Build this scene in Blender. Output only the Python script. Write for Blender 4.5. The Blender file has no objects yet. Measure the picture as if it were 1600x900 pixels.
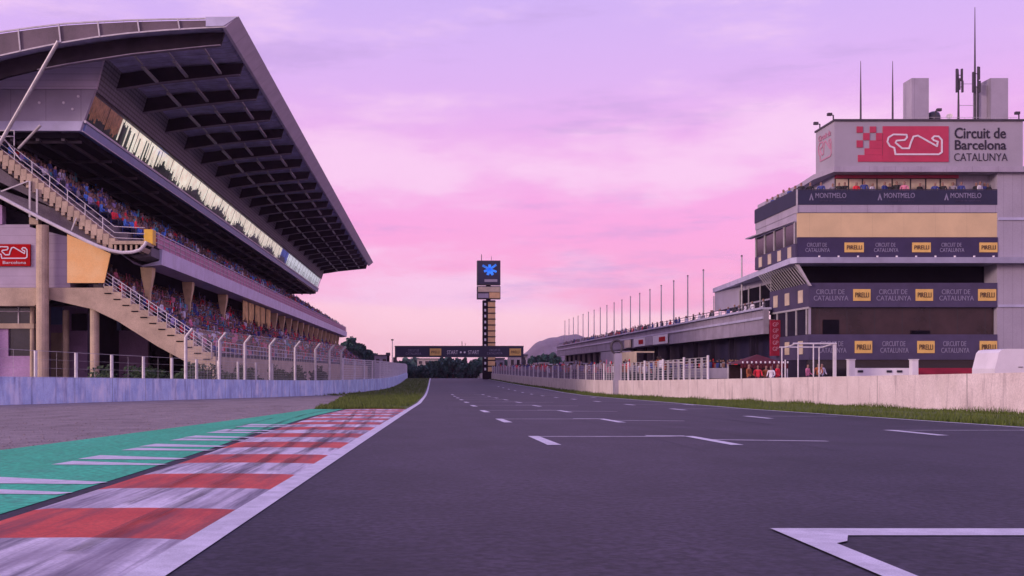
import bpy, bmesh, math, random
import numpy as np
from mathutils import Vector, Matrix
R = math.radians
rnd = random.Random(7)
sc = bpy.context.scene
COL = sc.collection

# ------------------------------------------------------------------ camera
F = 1600.0            # focal length in photo pixels (photo 1600 x 900)
CZ = 0.78             # lens height above the near asphalt
CX, CY = 675.0, 578.0 # vanishing point of the straight
cam_d = bpy.data.cameras.new('camera'); cam = bpy.data.objects.new('camera', cam_d); COL.objects.link(cam)
cam.location = (0, 0, CZ); cam.rotation_euler = (R(90), 0, 0)
cam_d.sensor_width = 36; cam_d.lens = 36 * F / 1600
cam_d.shift_x = (800 - CX) / 1600; cam_d.shift_y = -(450 - CY) / 1600
cam_d.clip_start = 0.1; cam_d.clip_end = 9000
sc.camera = cam

# ------------------------------------------------------------------ world
w = bpy.data.worlds.new('World'); sc.world = w; w.use_nodes = True
nt = w.node_tree; nt.nodes.clear(); L = nt.links.new
def N(t, **k):
    n = nt.nodes.new(t)
    for a, b in k.items(): setattr(n, a, b)
    return n
SUN_EL, SUN_AZ = 13.0, 238.0     # azimuth clockwise from +Y: behind the camera, to its left
out = N('ShaderNodeOutputWorld'); bg = N('ShaderNodeBackground'); bg2 = N('ShaderNodeBackground'); add = N('ShaderNodeAddShader')
sky = N('ShaderNodeTexSky', sky_type='NISHITA'); sky.sun_disc = False
sky.sun_elevation = R(SUN_EL); sky.sun_rotation = R(SUN_AZ)
L(sky.outputs[0], bg2.inputs[0]); bg2.inputs[1].default_value = 0.006
tc = N('ShaderNodeTexCoord'); sep = N('ShaderNodeSeparateXYZ'); L(tc.outputs['Generated'], sep.inputs[0])
ramp = N('ShaderNodeValToRGB'); cr = ramp.color_ramp; cr.interpolation = 'B_SPLINE'
stops = [(0.0, (1.10, .50, .62)), (.05, (1.10, .43, .64)), (.12, (1.02, .39, .75)), (.19, (.93, .43, .83)), (.27, (.74, .47, .92)),
         (.38, (.60, .45, .92)), (.6, (.34, .33, .92)), (1.0, (.25, .26, .80))]
while len(cr.elements) < len(stops): cr.elements.new(.5)
for e, (p, c) in zip(cr.elements, stops): e.position = p; e.color = (*c, 1)
L(sep.outputs[2], ramp.inputs[0])
def noise_w(scale, sx, sy, sz, detail=5, rough=.55, off=(0, 0, 0)):
    m = N('ShaderNodeMapping'); m.inputs['Scale'].default_value = (sx, sy, sz); m.inputs['Location'].default_value = off
    L(tc.outputs['Generated'], m.inputs[0])
    n = N('ShaderNodeTexNoise'); n.inputs['Scale'].default_value = scale; n.inputs['Detail'].default_value = detail
    n.inputs['Roughness'].default_value = rough; L(m.outputs[0], n.inputs[0]); return n
def mr(src, a, b, c, d):
    n = N('ShaderNodeMapRange'); n.interpolation_type = 'SMOOTHSTEP'
    for i, x in enumerate((a, b, c, d)): n.inputs[i + 1].default_value = x
    L(src, n.inputs[0]); return n
def mixc(fac, a, colb):
    n = N('ShaderNodeMix', data_type='RGBA'); L(fac, n.inputs[0]); L(a, n.inputs[6])
    if isinstance(colb, tuple): n.inputs[7].default_value = (*colb, 1)
    else: L(colb, n.inputs[7])
    return n
n1 = noise_w(2.6, 1, 1, 3.6, 9, .62, (3.1, 0.4, 0)); f1 = mr(n1.outputs[0], .47, .66, 0, .72)
c1 = mixc(f1.outputs[0], ramp.outputs[0], (1.0, .68, .92))
n2 = noise_w(4.2, 1, 1, 5.5, 9, .66, (7.7, 1.3, 2)); f2 = mr(n2.outputs[0], .52, .70, 0, .42)
c2 = mixc(f2.outputs[0], c1.outputs[2], (.50, .33, .70))
n3 = noise_w(1.3, 1, 1, 9, 4, .5, (1.2, 5.2, .6)); f3 = mr(n3.outputs[0], .50, .62, 0, .7)
low = mr(sep.outputs[2], .03, .13, 1, 0)
mul = N('ShaderNodeMath', operation='MULTIPLY'); L(f3.outputs[0], mul.inputs[0]); L(low.outputs[0], mul.inputs[1])
c3 = mixc(mul.outputs[0], c2.outputs[2], (1.14, .70, .76))
# warm dusk glow low in the sky behind the camera
dot = N('ShaderNodeVectorMath', operation='DOT_PRODUCT'); L(tc.outputs['Generated'], dot.inputs[0])
az = R(SUN_AZ); dot.inputs[1].default_value = (math.sin(az), math.cos(az), .15)
gl = mr(dot.outputs['Value'], .1, 1.0, 0, .75)
c4 = mixc(gl.outputs[0], c3.outputs[2], (1.30, .90, 1.08))
L(c4.outputs[2], bg.inputs[0]); bg.inputs[1].default_value = 1.0
L(bg.outputs[0], add.inputs[0]); L(bg2.outputs[0], add.inputs[1]); L(add.outputs[0], out.inputs[0])

sd = bpy.data.lights.new('sun', 'SUN'); sd.energy = 2.0; sd.angle = R(12); sd.color = (1, .72, .70)
so = bpy.data.objects.new('sun', sd); COL.objects.link(so)
sdir = Vector((math.sin(az) * math.cos(R(SUN_EL)), math.cos(az) * math.cos(R(SUN_EL)), math.sin(R(SUN_EL))))
so.rotation_euler = (-sdir).to_track_quat('-Z', 'Y').to_euler(); so.location = (-20, -30, 30)
sc.view_settings.view_transform = 'Standard'; sc.view_settings.look = 'None'
sc.view_settings.exposure = 0; sc.view_settings.gamma = 1
sc.cycles.volume_bounces = 0; sc.cycles.max_bounces = 6; sc.cycles.use_denoising = True

# ------------------------------------------------------------------ materials
MATS = {}
def mat(name, col, rough=.75, var=.12, scale=2.0, met=0., bump=0., stretch=(1, 1, 1), col2=None, fine=0., spec=.5,
        lines=None, emit=0., detail=6, stain=None):
    """Principled material whose colour is broken up by object-space noise.
    lines=(axis, period, width, darkening): thin joint lines. stain=(col, lo, hi, scale, stretch): patches of dirt"""
    m = bpy.data.materials.new(name); m.use_nodes = True; MATS[name] = m
    t = m.node_tree; bs = t.nodes['Principled BSDF']; lk = t.links.new
    tc = t.nodes.new('ShaderNodeTexCoord'); geo = t.nodes.new('ShaderNodeNewGeometry')
    mp = t.nodes.new('ShaderNodeMapping'); mp.inputs['Scale'].default_value = stretch; lk(geo.outputs['Position'], mp.inputs[0])
    nz = t.nodes.new('ShaderNodeTexNoise'); nz.inputs['Scale'].default_value = scale; nz.inputs['Detail'].default_value = detail
    nz.inputs['Roughness'].default_value = .6; lk(mp.outputs[0], nz.inputs[0])
    mx = t.nodes.new('ShaderNodeMix'); mx.data_type = 'RGBA'
    if col2 is None:
        a = tuple(c * (1 - var * 1.6) for c in col); b = tuple(min(1, c * (1 + var * 1.6)) for c in col)
    else: a, b = col, col2
    mx.inputs[6].default_value = (*a, 1); mx.inputs[7].default_value = (*b, 1)
    rg = t.nodes.new('ShaderNodeMapRange'); rg.inputs[1].default_value = .3; rg.inputs[2].default_value = .7
    lk(nz.outputs[0], rg.inputs[0]); lk(rg.outputs[0], mx.inputs[0]); cur = mx.outputs[2]
    def mixin(cur, fac, c, mode='MIX'):
        q = t.nodes.new('ShaderNodeMix'); q.data_type = 'RGBA'; q.blend_type = mode
        if isinstance(fac, float): q.inputs[0].default_value = fac
        else: lk(fac, q.inputs[0])
        lk(cur, q.inputs[6])
        if isinstance(c, tuple): q.inputs[7].default_value = (*c, 1)
        else: lk(c, q.inputs[7])
        return q.outputs[2]
    if fine:
        n2 = t.nodes.new('ShaderNodeTexNoise'); n2.inputs['Scale'].default_value = scale * 22; n2.inputs['Detail'].default_value = 3
        lk(geo.outputs['Position'], n2.inputs[0])
        r2 = t.nodes.new('ShaderNodeMapRange'); r2.inputs[1].default_value = .35; r2.inputs[2].default_value = .65
        r2.inputs[3].default_value = 1 - fine; r2.inputs[4].default_value = 1 + fine; lk(n2.outputs[0], r2.inputs[0])
        cb = t.nodes.new('ShaderNodeCombineColor')
        for i in range(3): lk(r2.outputs[0], cb.inputs[i])
        cur = mixin(cur, 1.0, cb.outputs[0], 'MULTIPLY')
    if stain:
        for (sc_, lo, hi, ss, st) in (stain if isinstance(stain, list) else [stain]):
            m3 = t.nodes.new('ShaderNodeMapping'); m3.inputs['Scale'].default_value = st; lk(geo.outputs['Position'], m3.inputs[0])
            m3.inputs['Location'].default_value = (ss * 1.7, 3.3, ss)
            n3 = t.nodes.new('ShaderNodeTexNoise'); n3.inputs['Scale'].default_value = ss; n3.inputs['Detail'].default_value = 5
            n3.inputs['Roughness'].default_value = .65
            lk(m3.outputs[0], n3.inputs[0]); r3 = t.nodes.new('ShaderNodeMapRange'); r3.inputs[1].default_value = lo; r3.inputs[2].default_value = hi
            r3.inputs[4].default_value = .85
            lk(n3.outputs[0], r3.inputs[0]); cur = mixin(cur, r3.outputs[0], sc_)
    if lines:
        for ln in (lines if isinstance(lines, list) else [lines]):
            ax, per, wd, dk = ln
            sp = t.nodes.new('ShaderNodeSeparateXYZ'); lk(geo.outputs['Position'], sp.inputs[0])
            d = t.nodes.new('ShaderNodeMath'); d.operation = 'DIVIDE'; lk(sp.outputs[ax], d.inputs[0]); d.inputs[1].default_value = per
            fr = t.nodes.new('ShaderNodeMath'); fr.operation = 'FRACT'; lk(d.outputs[0], fr.inputs[0])
            ls = t.nodes.new('ShaderNodeMath'); ls.operation = 'LESS_THAN'; lk(fr.outputs[0], ls.inputs[0]); ls.inputs[1].default_value = wd / per
            ml = t.nodes.new('ShaderNodeMath'); ml.operation = 'MULTIPLY'; lk(ls.outputs[0], ml.inputs[0]); ml.inputs[1].default_value = dk
            cur = mixin(cur, ml.outputs[0], (.02, .02, .025))
    lk(cur, bs.inputs['Base Color'])
    bs.inputs['Roughness'].default_value = rough; bs.inputs['Metallic'].default_value = met
    bs.inputs['Specular IOR Level'].default_value = spec
    if bump:
        bp = t.nodes.new('ShaderNodeBump'); bp.inputs['Strength'].default_value = bump; bp.inputs['Distance'].default_value = .01
        nb = t.nodes.new('ShaderNodeTexNoise'); nb.inputs['Scale'].default_value = scale * 12; nb.inputs['Detail'].default_value = 4
        lk(geo.outputs['Position'], nb.inputs[0]); lk(nb.outputs[0], bp.inputs['Height']); lk(bp.outputs[0], bs.inputs['Normal'])
    if emit:
        lk(cur, bs.inputs['Emission Color']); bs.inputs['Emission Strength'].default_value = emit
    return m

M = {}
M['asphalt'] = mat('asphalt', (.020, .015, .027), .62, col2=(.042, .032, .053), scale=1.1, stretch=(1, .6, 1), fine=.55, bump=.45, spec=.3, detail=10,
                   stain=[((.014, .012, .017), .50, .72, .55, (1.0, .02, 1)), ((.050, .039, .062), .52, .75, .16, (1, .12, 1)), ((.013, .010, .017), .52, .66, .30, (1, .45, 1))])
M['faint_rubber'] = mat('faint_rubber', (.026, .019, .034), .7, .3, .8, fine=.3, stain=[((.036, .030, .042), .42, .62, 2.2, (1, .1, 1))])
M['paint_white'] = mat('painted_white', (.62, .60, .66), .6, .12, 6, fine=.12, stain=((.12, .11, .14), .62, .85, 2.5, (1, .4, 1)))
M['paint_worn'] = mat('painted_white_worn', (.46, .43, .48), .6, .22, 3, fine=.2, stain=((.09, .08, .10), .55, .75, 3, (1, .6, 1)))
M['green_paint'] = mat('green_paint', (.018, .40, .19), .7, col2=(.035, .55, .29), scale=.8, stretch=(1, .3, 1), fine=.28, bump=.4,
                       stain=[((.04, .10, .09), .60, .82, 1.1, (1.6, .10, 1)), ((.06, .24, .16), .55, .85, 5, (1, .5, 1))])
M['kerb_red'] = mat('kerb_red_paint', (.50, .035, .025), .6, col2=(.68, .085, .05), scale=2, fine=.15, bump=.3,
                    stain=[((.07, .03, .05), .44, .66, 1.9, (1.8, .14, 1)), ((.30, .16, .17), .60, .8, 3, (1, .3, 1))])
M['kerb_white'] = mat('kerb_white_paint', (.56, .51, .58), .6, col2=(.76, .71, .78), scale=2, fine=.12, bump=.3,
                      stain=[((.13, .09, .15), .45, .66, 1.5, (2.2, .10, 1)), ((.10, .08, .12), .5, .62, 4.0, (1.5, .06, 1)), ((.30, .24, .30), .55, .8, 3, (1, .3, 1))])
M['gravel'] = mat('gravel_stones', (.19, .155, .155), .95, col2=(.30, .25, .245), scale=2, fine=.35, bump=.8, stain=((.11, .085, .08), .5, .8, .8, (1, .35, 1)))
M['ground'] = mat('ground_earth', (.10, .09, .06), .95, .3, .3, fine=.3)
M['turf'] = mat('turf', (.050, .082, .012), .95, col2=(.11, .145, .02), scale=1.2, fine=.4, bump=.8, stain=((.14, .11, .05), .60, .78, .7, (1, .5, 1)))
M['blade'] = mat('grass_blade', (.048, .085, .010), .8, col2=(.12, .16, .022), scale=2.5)
M['dirt'] = mat('dirt', (.16, .12, .08), .95, .3, 1.0, fine=.3)
M['wall_r'] = mat('concrete_pale_pink', (.62, .52, .50), .85, col2=(.80, .70, .68), scale=.9, fine=.10, bump=.3,
                  stain=[((.24, .18, .20), .56, .78, 2.6, (1, 1, .13)), ((.70, .62, .56), .55, .8, .7, (1, 1, .5))], lines=(1, 6.0, .05, .5))
M['wall_l'] = mat('concrete_blue_white', (.42, .55, .80), .7, col2=(.68, .82, 1.0), scale=1.2, fine=.12, bump=.3,
                  stain=[((.26, .28, .46), .50, .68, 2.9, (1, 1, .12)), ((.92, .94, 1.0), .50, .70, 1.3, (1, 1, .5)), ((.30, .34, .60), .56, .72, .5, (1, 1, .6))], lines=(1, 3.0, .04, .55))
M['steel'] = mat('galvanised_steel', (.50, .48, .50), .5, .1, 3, met=.3)
M['steel_w'] = mat('painted_steel_white', (.66, .63, .66), .5, .08, 3)
M['steel_lilac'] = mat('dull_lilac_steel', (.34, .27, .36), .6, .12, 3)
M['steel_d'] = mat('dark_steel', (.055, .045, .06), .6, .2, 2)
M['flange'] = mat('girder_flange', (.22, .18, .24), .6, .15, 2)
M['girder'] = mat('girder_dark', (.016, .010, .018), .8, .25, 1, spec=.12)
M['roof_dark'] = mat('roof_soffit', (.46, .44, .68), .75, .18, 1.2, lines=[(1, 1.1, .05, .7)])
M['roof_end'] = mat('roof_end_panel', (.13, .095, .12), .6, .18, .6, fine=.1)
M['roof_plate'] = mat('roof_plate_metal', (.80, .72, .84), .5, .06, .8, lines=[(1, 3.3, .05, .35)])
M['fascia'] = mat('fascia_metal', (.48, .48, .64), .45, .10, .8, met=.15, lines=[(1, 3.3, .05, .35)])
M['clad'] = mat('wall_cladding_silver', (.62, .55, .68), .5, .08, .5, met=.05, lines=[(2, .42, .03, .4)])
M['clad_low'] = mat('wall_cladding_grey', (.36, .33, .42), .5, .08, .5, met=.05, lines=[(0, 2.4, .04, .4)])
M['perf'] = mat('perforated_cladding', (.22, .215, .27), .6, .08, .6, lines=[(2, .30, .10, .60), (1, .55, .10, .45)])
M['concrete'] = mat('concrete_beige', (.48, .38, .27), .9, .14, .9, fine=.12, bump=.3, stain=((.24, .19, .17), .56, .8, 1.2, (1, 1, .3)))
M['concrete_d'] = mat('concrete_grey', (.16, .14, .16), .9, .15, .9, fine=.12)
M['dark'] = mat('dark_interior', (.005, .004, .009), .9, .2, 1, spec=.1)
M['dark_pur'] = mat('dark_interior_panel', (.020, .015, .034), .8, .25, .7, spec=.15, lines=[(1, 4.0, .12, .5)])
M['soffit'] = mat('tier_soffit', (.20, .17, .25), .7, .12, .7, lines=[(1, 6.7, .10, .4)])
M['mauve'] = mat('mauve_plaster', (.40, .26, .44), .85, .10, .6, fine=.1)
M['silver_box'] = mat('silver_cladding', (.40, .34, .44), .5, .08, .5, met=.15, lines=[(2, .55, .025, .3)])
M['panel_grey'] = mat('grey_mesh_panel', (.14, .115, .145), .7, .12, .6, fine=.2)
M['tarp'] = mat('peach_canvas', (.88, .50, .17), .8, col2=(.92, .62, .27), scale=.8, fine=.05)
M['bracket'] = mat('sand_concrete', (.58, .44, .24), .85, .12, 1.5)
M['gold'] = mat('golden_cloth', (.62, .42, .16), .85, .2, 1.2)
M['yellow'] = mat('yellow_panel', (.80, .50, .05), .6, .08, 2)
M['red'] = mat('red_board', (.42, .002, .004), .8, .08, 1, spec=.15)
M['crimson'] = mat('crimson_board', (.48, .035, .09), .5, .08, .8)
M['crimson_v'] = mat('deep_red_board', (.26, .004, .03), .7, .12, 2)
M['crimson_d'] = mat('dark_red_canvas', (.09, .006, .016), .8, .15, 2)
M['blue'] = mat('blue_board', (.03, .07, .45), .5, .1, 1)
M['ledge'] = mat('ledge_blue_grey', (.16, .25, .52), .35, .08, .8, met=.2)
M['edge_white'] = mat('white_trim', (.74, .72, .78), .5, .06, 2)
M['bld'] = mat('building_cladding', (.36, .33, .40), .6, .06, .4, fine=.04, lines=[(0, .62, .03, .25)], stain=((.24, .20, .26), .58, .78, .9, (1, 1, .12)))
M['bld_plain'] = mat('building_panel', (.38, .34, .42), .6, .07, .6, fine=.04, lines=[(0, 1.75, .03, .3)], stain=((.24, .20, .26), .56, .76, 1.2, (1, 1, .15)))
M['bld_dim'] = mat('parapet_panel', (.30, .265, .34), .65, .14, .7, fine=.05, lines=[(1, 4.0, .06, .4)], stain=((.16, .13, .18), .55, .75, 1.4, (1, 1, .2)))
M['sign_face'] = mat('sign_face_grey', (.36, .33, .39), .6, .05, .5)
M['cream'] = mat('cream_panel', (.66, .50, .27), .7, .07, .5, lines=[(0, 2.15, .02, .18)])
M['amber'] = mat('amber_panel', (.80, .52, .24), .6, .1, 1)
M['cream_win'] = mat('cream_window', (.60, .50, .36), .35, .15, .9)
M['navy_d'] = mat('navy_shade_glazing', (.014, .013, .045), .5, .2, .6, spec=.3, lines=[(1, 3.0, .08, .5)])
M['navy'] = mat('navy_banner', (.018, .019, .055), .6, .10, 1)
M['purple'] = mat('purple_banner', (.034, .024, .075), .6, .12, 1)
M['purple_l'] = mat('faded_purple_banner', (.060, .047, .105), .65, .12, 1)
M['lilac_txt'] = mat('pale_lettering', (.24, .22, .33), .6, .05, 3)
M['white_txt'] = mat('white_lettering', (.70, .66, .72), .6, .05, 3)
M['ink'] = mat('dark_lettering', (.020, .015, .03), .6, .05, 3)
M['pink_txt'] = mat('faded_pink_print', (.50, .22, .32), .7, .1, 2)
M['yellow_sign'] = mat('yellow_board', (.74, .48, .13), .6, .08, 2)
M['glass_dark'] = mat('dark_glazing', (.012, .012, .02), .12, .2, .6, spec=.6)
M['glass_brown'] = mat('brown_glazing', (.028, .014, .016), .25, .4, .5, lines=[(0, 1.9, .06, .8)])
M['refl_green'] = mat('dark_green_reflection', (.02, .055, .045), .8, .3, 1.5)  # mirrored trees painted as a dark green tone
M['blind'] = mat('cream_reflection', (.95, .70, .58), .8, .16, 1.1, emit=1.1)  # these four glow to imitate sky reflected in the glass
M['refl_white'] = mat('white_reflection', (.80, .76, .80), .8, .08, 2, emit=1.0)
M['refl_brown'] = mat('brown_reflection', (.30, .11, .06), .8, .35, 2, emit=.45)
M['refl_blue'] = mat('blue_reflection', (.04, .09, .42), .8, .2, 2, emit=.8)
M['plant'] = mat('hedge_leaf', (.020, .045, .02), .8, col2=(.05, .09, .035), scale=1.5)
M['leaf'] = mat('leaf_dark', (.016, .060, .055), .8, col2=(.042, .115, .095), scale=.35)
M['leaf2'] = mat('leaf_olive', (.035, .075, .022), .8, col2=(.085, .13, .045), scale=.35)
M['bark'] = mat('bark', (.06, .045, .035), .9, .2, 2)
M['hill'] = mat('wooded_hill', (.10, .10, .12), .95, .35, .01, fine=.3)
M['white'] = mat('white_paint', (.75, .72, .76), .35, .05, 1)
M['rubber'] = mat('rubber', (.02, .02, .022), .8, .2, 3)
M['tank'] = mat('tank_metal', (.05, .05, .07), .35, .2, 2)
M['skin'] = mat('skin', (.27, .15, .12), .7, .08, 4)
M['hair'] = mat('hair', (.03, .02, .018), .8, .2, 4)
M['trouser'] = mat('trousers', (.035, .04, .07), .85, .2, 4)
SH = [('navy', (.035, .05, .20)), ('blue', (.07, .20, .62)), ('red', (.60, .03, .05)), ('white', (.50, .48, .54)), ('teal', (.05, .26, .34)),
      ('black', (.02, .02, .025)), ('grey', (.22, .20, .25)), ('pink', (.55, .18, .28)), ('orange', (.26, .08, .03)), ('lilac', (.30, .24, .46))]
for n_, c_ in SH: M['sh_' + n_] = mat('shirt_' + n_, tuple(min(.85, q_ * 1.35) for q_ in c_), .85, .15, 5)
# clear glass: see-through with a reflection
m = bpy.data.materials.new('clear_glass'); m.use_nodes = True; t = m.node_tree; t.nodes.remove(t.nodes['Principled BSDF'])
o_ = t.nodes['Material Output']; tr = t.nodes.new('ShaderNodeBsdfTransparent'); tr.inputs[0].default_value = (.80, .86, .90, 1)
gs = t.nodes.new('ShaderNodeBsdfGlossy'); gs.inputs['Roughness'].default_value = .05; fr = t.nodes.new('ShaderNodeFresnel'); fr.inputs[0].default_value = 1.45
mx = t.nodes.new('ShaderNodeMixShader'); t.links.new(fr.outputs[0], mx.inputs[0]); t.links.new(tr.outputs[0], mx.inputs[1])
t.links.new(gs.outputs[0], mx.inputs[2]); t.links.new(mx.outputs[0], o_.inputs[0]); M['glass'] = m

m = bpy.data.materials.new('tyre_smear'); m.use_nodes = True; t = m.node_tree; b_ = t.nodes['Principled BSDF']
b_.inputs['Base Color'].default_value = (.025, .02, .03, 1); b_.inputs['Roughness'].default_value = .7
gp = t.nodes.new('ShaderNodeNewGeometry'); mp = t.nodes.new('ShaderNodeMapping'); mp.inputs['Scale'].default_value = (9, .7, 1); t.links.new(gp.outputs['Position'], mp.inputs[0])
nz = t.nodes.new('ShaderNodeTexNoise'); nz.inputs['Scale'].default_value = 1.6; nz.inputs['Detail'].default_value = 4; t.links.new(mp.outputs[0], nz.inputs[0])
rg = t.nodes.new('ShaderNodeMapRange'); rg.inputs[1].default_value = .35; rg.inputs[2].default_value = .62; rg.inputs[3].default_value = .04; rg.inputs[4].default_value = .45
t.links.new(nz.outputs[0], rg.inputs[0]); t.links.new(rg.outputs[0], b_.inputs['Alpha']); M['tyre_smear'] = m

# ------------------------------------------------------------------ builders
def tag(o, label=None, cat=None, group=None, kind=None):
    if label: o['label'] = label
    if cat: o['category'] = cat
    if group: o['group'] = group
    if kind: o['kind'] = kind
    return o
def empty(name, loc, label, cat, group=None):
    o = bpy.data.objects.new(name, None); COL.objects.link(o); o.location = loc; o.empty_display_size = .3
    return tag(o, label, cat, group)
class MB:
    def __init__(s): s.v = []; s.f = []; s.mi = []
    def add(s, vs, fs, mi=0):
        b = len(s.v); s.v += [tuple(p) for p in vs]; s.f += [tuple(b + i for i in f) for f in fs]; s.mi += [mi] * len(fs); return s
    def box(s, x0, x1, y0, y1, z0, z1, mi=0):
        vs = [(x, y, z) for x in (x0, x1) for y in (y0, y1) for z in (z0, z1)]
        return s.add(vs, [(0, 1, 3, 2), (4, 6, 7, 5), (0, 4, 5, 1), (2, 3, 7, 6), (0, 2, 6, 4), (1, 5, 7, 3)], mi)
    def prism(s, poly, y0, y1, mi=0):                # polygon in (x, z), extruded along Y
        n = len(poly); vs = [(x, y0, z) for x, z in poly] + [(x, y1, z) for x, z in poly]
        return s.add(vs, [tuple(range(n)), tuple(range(2 * n - 1, n - 1, -1))] + [(i, i + n, (i + 1) % n + n, (i + 1) % n) for i in range(n)], mi)
    def plan(s, poly, z0, z1, mi=0):                 # polygon in (x, y), extruded along Z
        n = len(poly); vs = [(x, y, z0) for x, y in poly] + [(x, y, z1) for x, y in poly]
        return s.add(vs, [tuple(range(n)), tuple(range(2 * n - 1, n - 1, -1))] + [(i, i + n, (i + 1) % n + n, (i + 1) % n) for i in range(n)], mi)
    def side(s, poly, x0, x1, mi=0):                 # polygon in (y, z), extruded along X
        n = len(poly); vs = [(x0, y, z) for y, z in poly] + [(x1, y, z) for y, z in poly]
        return s.add(vs, [tuple(range(n)), tuple(range(2 * n - 1, n - 1, -1))] + [(i, i + n, (i + 1) % n + n, (i + 1) % n) for i in range(n)], mi)
    def tube(s, p, q, r, n=6, r2=None, mi=0):
        p, q = Vector(p), Vector(q); d = (q - p); 
        if d.length < 1e-6: return s
        d.normalize(); a = d.orthogonal().normalized(); b = d.cross(a); r2 = r if r2 is None else r2
        vs = [p + (a * math.cos(2 * math.pi * i / n) + b * math.sin(2 * math.pi * i / n)) * r for i in range(n)] + \
             [q + (a * math.cos(2 * math.pi * i / n) + b * math.sin(2 * math.pi * i / n)) * r2 for i in range(n)]
        return s.add(vs, [tuple(range(n))[::-1], tuple(range(n, 2 * n))] + [(i, (i + 1) % n, (i + 1) % n + n, i + n) for i in range(n)], mi)
    def path(s, pts, r, n=6, mi=0):
        for a, b in zip(pts[:-1], pts[1:]): s.tube(a, b, r, n, mi=mi)
        return s
    def bar(s, p, q, wd, up=(0, 0, 1), ht=None, mi=0):
        p, q = Vector(p), Vector(q); d = (q - p).normalized(); a = d.cross(Vector(up))
        if a.length < 1e-4: a = Vector((1, 0, 0))
        a.normalize(); b = a.cross(d); ht = wd if ht is None else ht; a *= wd / 2; b *= ht / 2
        vs = [p - a - b, p + a - b, p + a + b, p - a + b, q - a - b, q + a - b, q + a + b, q - a + b]
        return s.add(vs, [(3, 2, 1, 0), (4, 5, 6, 7), (0, 1, 5, 4), (1, 2, 6, 5), (2, 3, 7, 6), (3, 0, 4, 7)], mi)
    def quad(s, a, b, c, d, mi=0): return s.add([a, b, c, d], [(0, 1, 2, 3)], mi)
    def build(s, name, mats, parent=None, loc=None, smooth=False, norm=True):
        mats = mats if isinstance(mats, list) else [mats]
        me = bpy.data.meshes.new(name); off = Vector(loc) if loc is not None else (Vector(parent_world(parent)) if parent else Vector((0, 0, 0)))
        V = np.array(s.v, dtype=float) - np.array(off)
        me.from_pydata(V.tolist(), [], s.f)
        for x in mats: me.materials.append(x)
        if len(mats) > 1: me.polygons.foreach_set('material_index', s.mi)
        if norm and len(s.f) < 60000:
            bm = bmesh.new(); bm.from_mesh(me); bmesh.ops.recalc_face_normals(bm, faces=bm.faces); bm.to_mesh(me); bm.free()
        if smooth: me.polygons.foreach_set('use_smooth', [True] * len(me.polygons))
        me.update()
        o = bpy.data.objects.new(name, me); COL.objects.link(o)
        if parent: o.parent = parent
        elif loc is not None: o.location = loc
        return o
def parent_world(p):
    v = Vector((0, 0, 0))
    while p: v += p.location; p = p.parent
    return v
def copy_tree(o, loc=None, parent=None, label=None):
    c = o.copy(); COL.objects.link(c); c.parent = parent
    if loc is not None: c.location = loc
    if label: c['label'] = label
    for ch in list(o.children): copy_tree(ch, None, c)
    return c
def struct(o): o['kind'] = 'structure'; return o
def lerp(pts, y):
    if y <= pts[0][0]: return pts[0][1]
    for (a, b), (c, d) in zip(pts[:-1], pts[1:]):
        if y <= c: return b + (d - b) * (y - a) / (c - a)
    return pts[-1][1]
GP = [(0, 0), (66, -.99), (76, -1.11), (88, -1.18), (100, -1.2), (125, -1.2), (150, -1.12), (175, -1.0), (195, -.92), (206, -.92),
      (215, -1.0), (240, -1.5), (300, -3.0), (5000, -3.0)]
def g(y): return lerp(GP, y)
ROWS = [-40, -20, -5, 0, 3, 5, 7, 9, 12, 16, 20, 25, 30, 33, 38, 44, 52, 60, 66, 71, 76, 82, 88, 94, 100, 112, 125, 138, 150, 163, 175, 185, 195, 206, 210, 215, 227, 240, 260, 300]
def rows(a, b): return [a] + [y for y in ROWS if a + 1e-6 < y < b - 1e-6] + [b]
def strip(mb, xl, xr, y0, y1, dz, nx=1, mi=0):
    ys = rows(y0, y1); f = lambda q, y: q(y) if callable(q) else q
    for a, b in zip(ys[:-1], ys[1:]):
        for i in range(nx):
            q = [(f(xl, y) + (f(xr, y) - f(xl, y)) * u / nx, y, g(y) + dz) for y, u in ((a, i), (a, i + 1), (b, i + 1), (b, i))]
            mb.quad(*q, mi=mi)
    return mb
D0 = 70.0; S0 = F / D0
def EX(px, d=D0): return (px - CX) * d / F
def EZ(py, d=D0): return CZ - (py - CY) * d / F
def E(px, py, d=D0): return (EX(px, d), EZ(py, d))
def poly(pts, d=D0): return [E(a, b, d) for a, b in pts]

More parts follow.
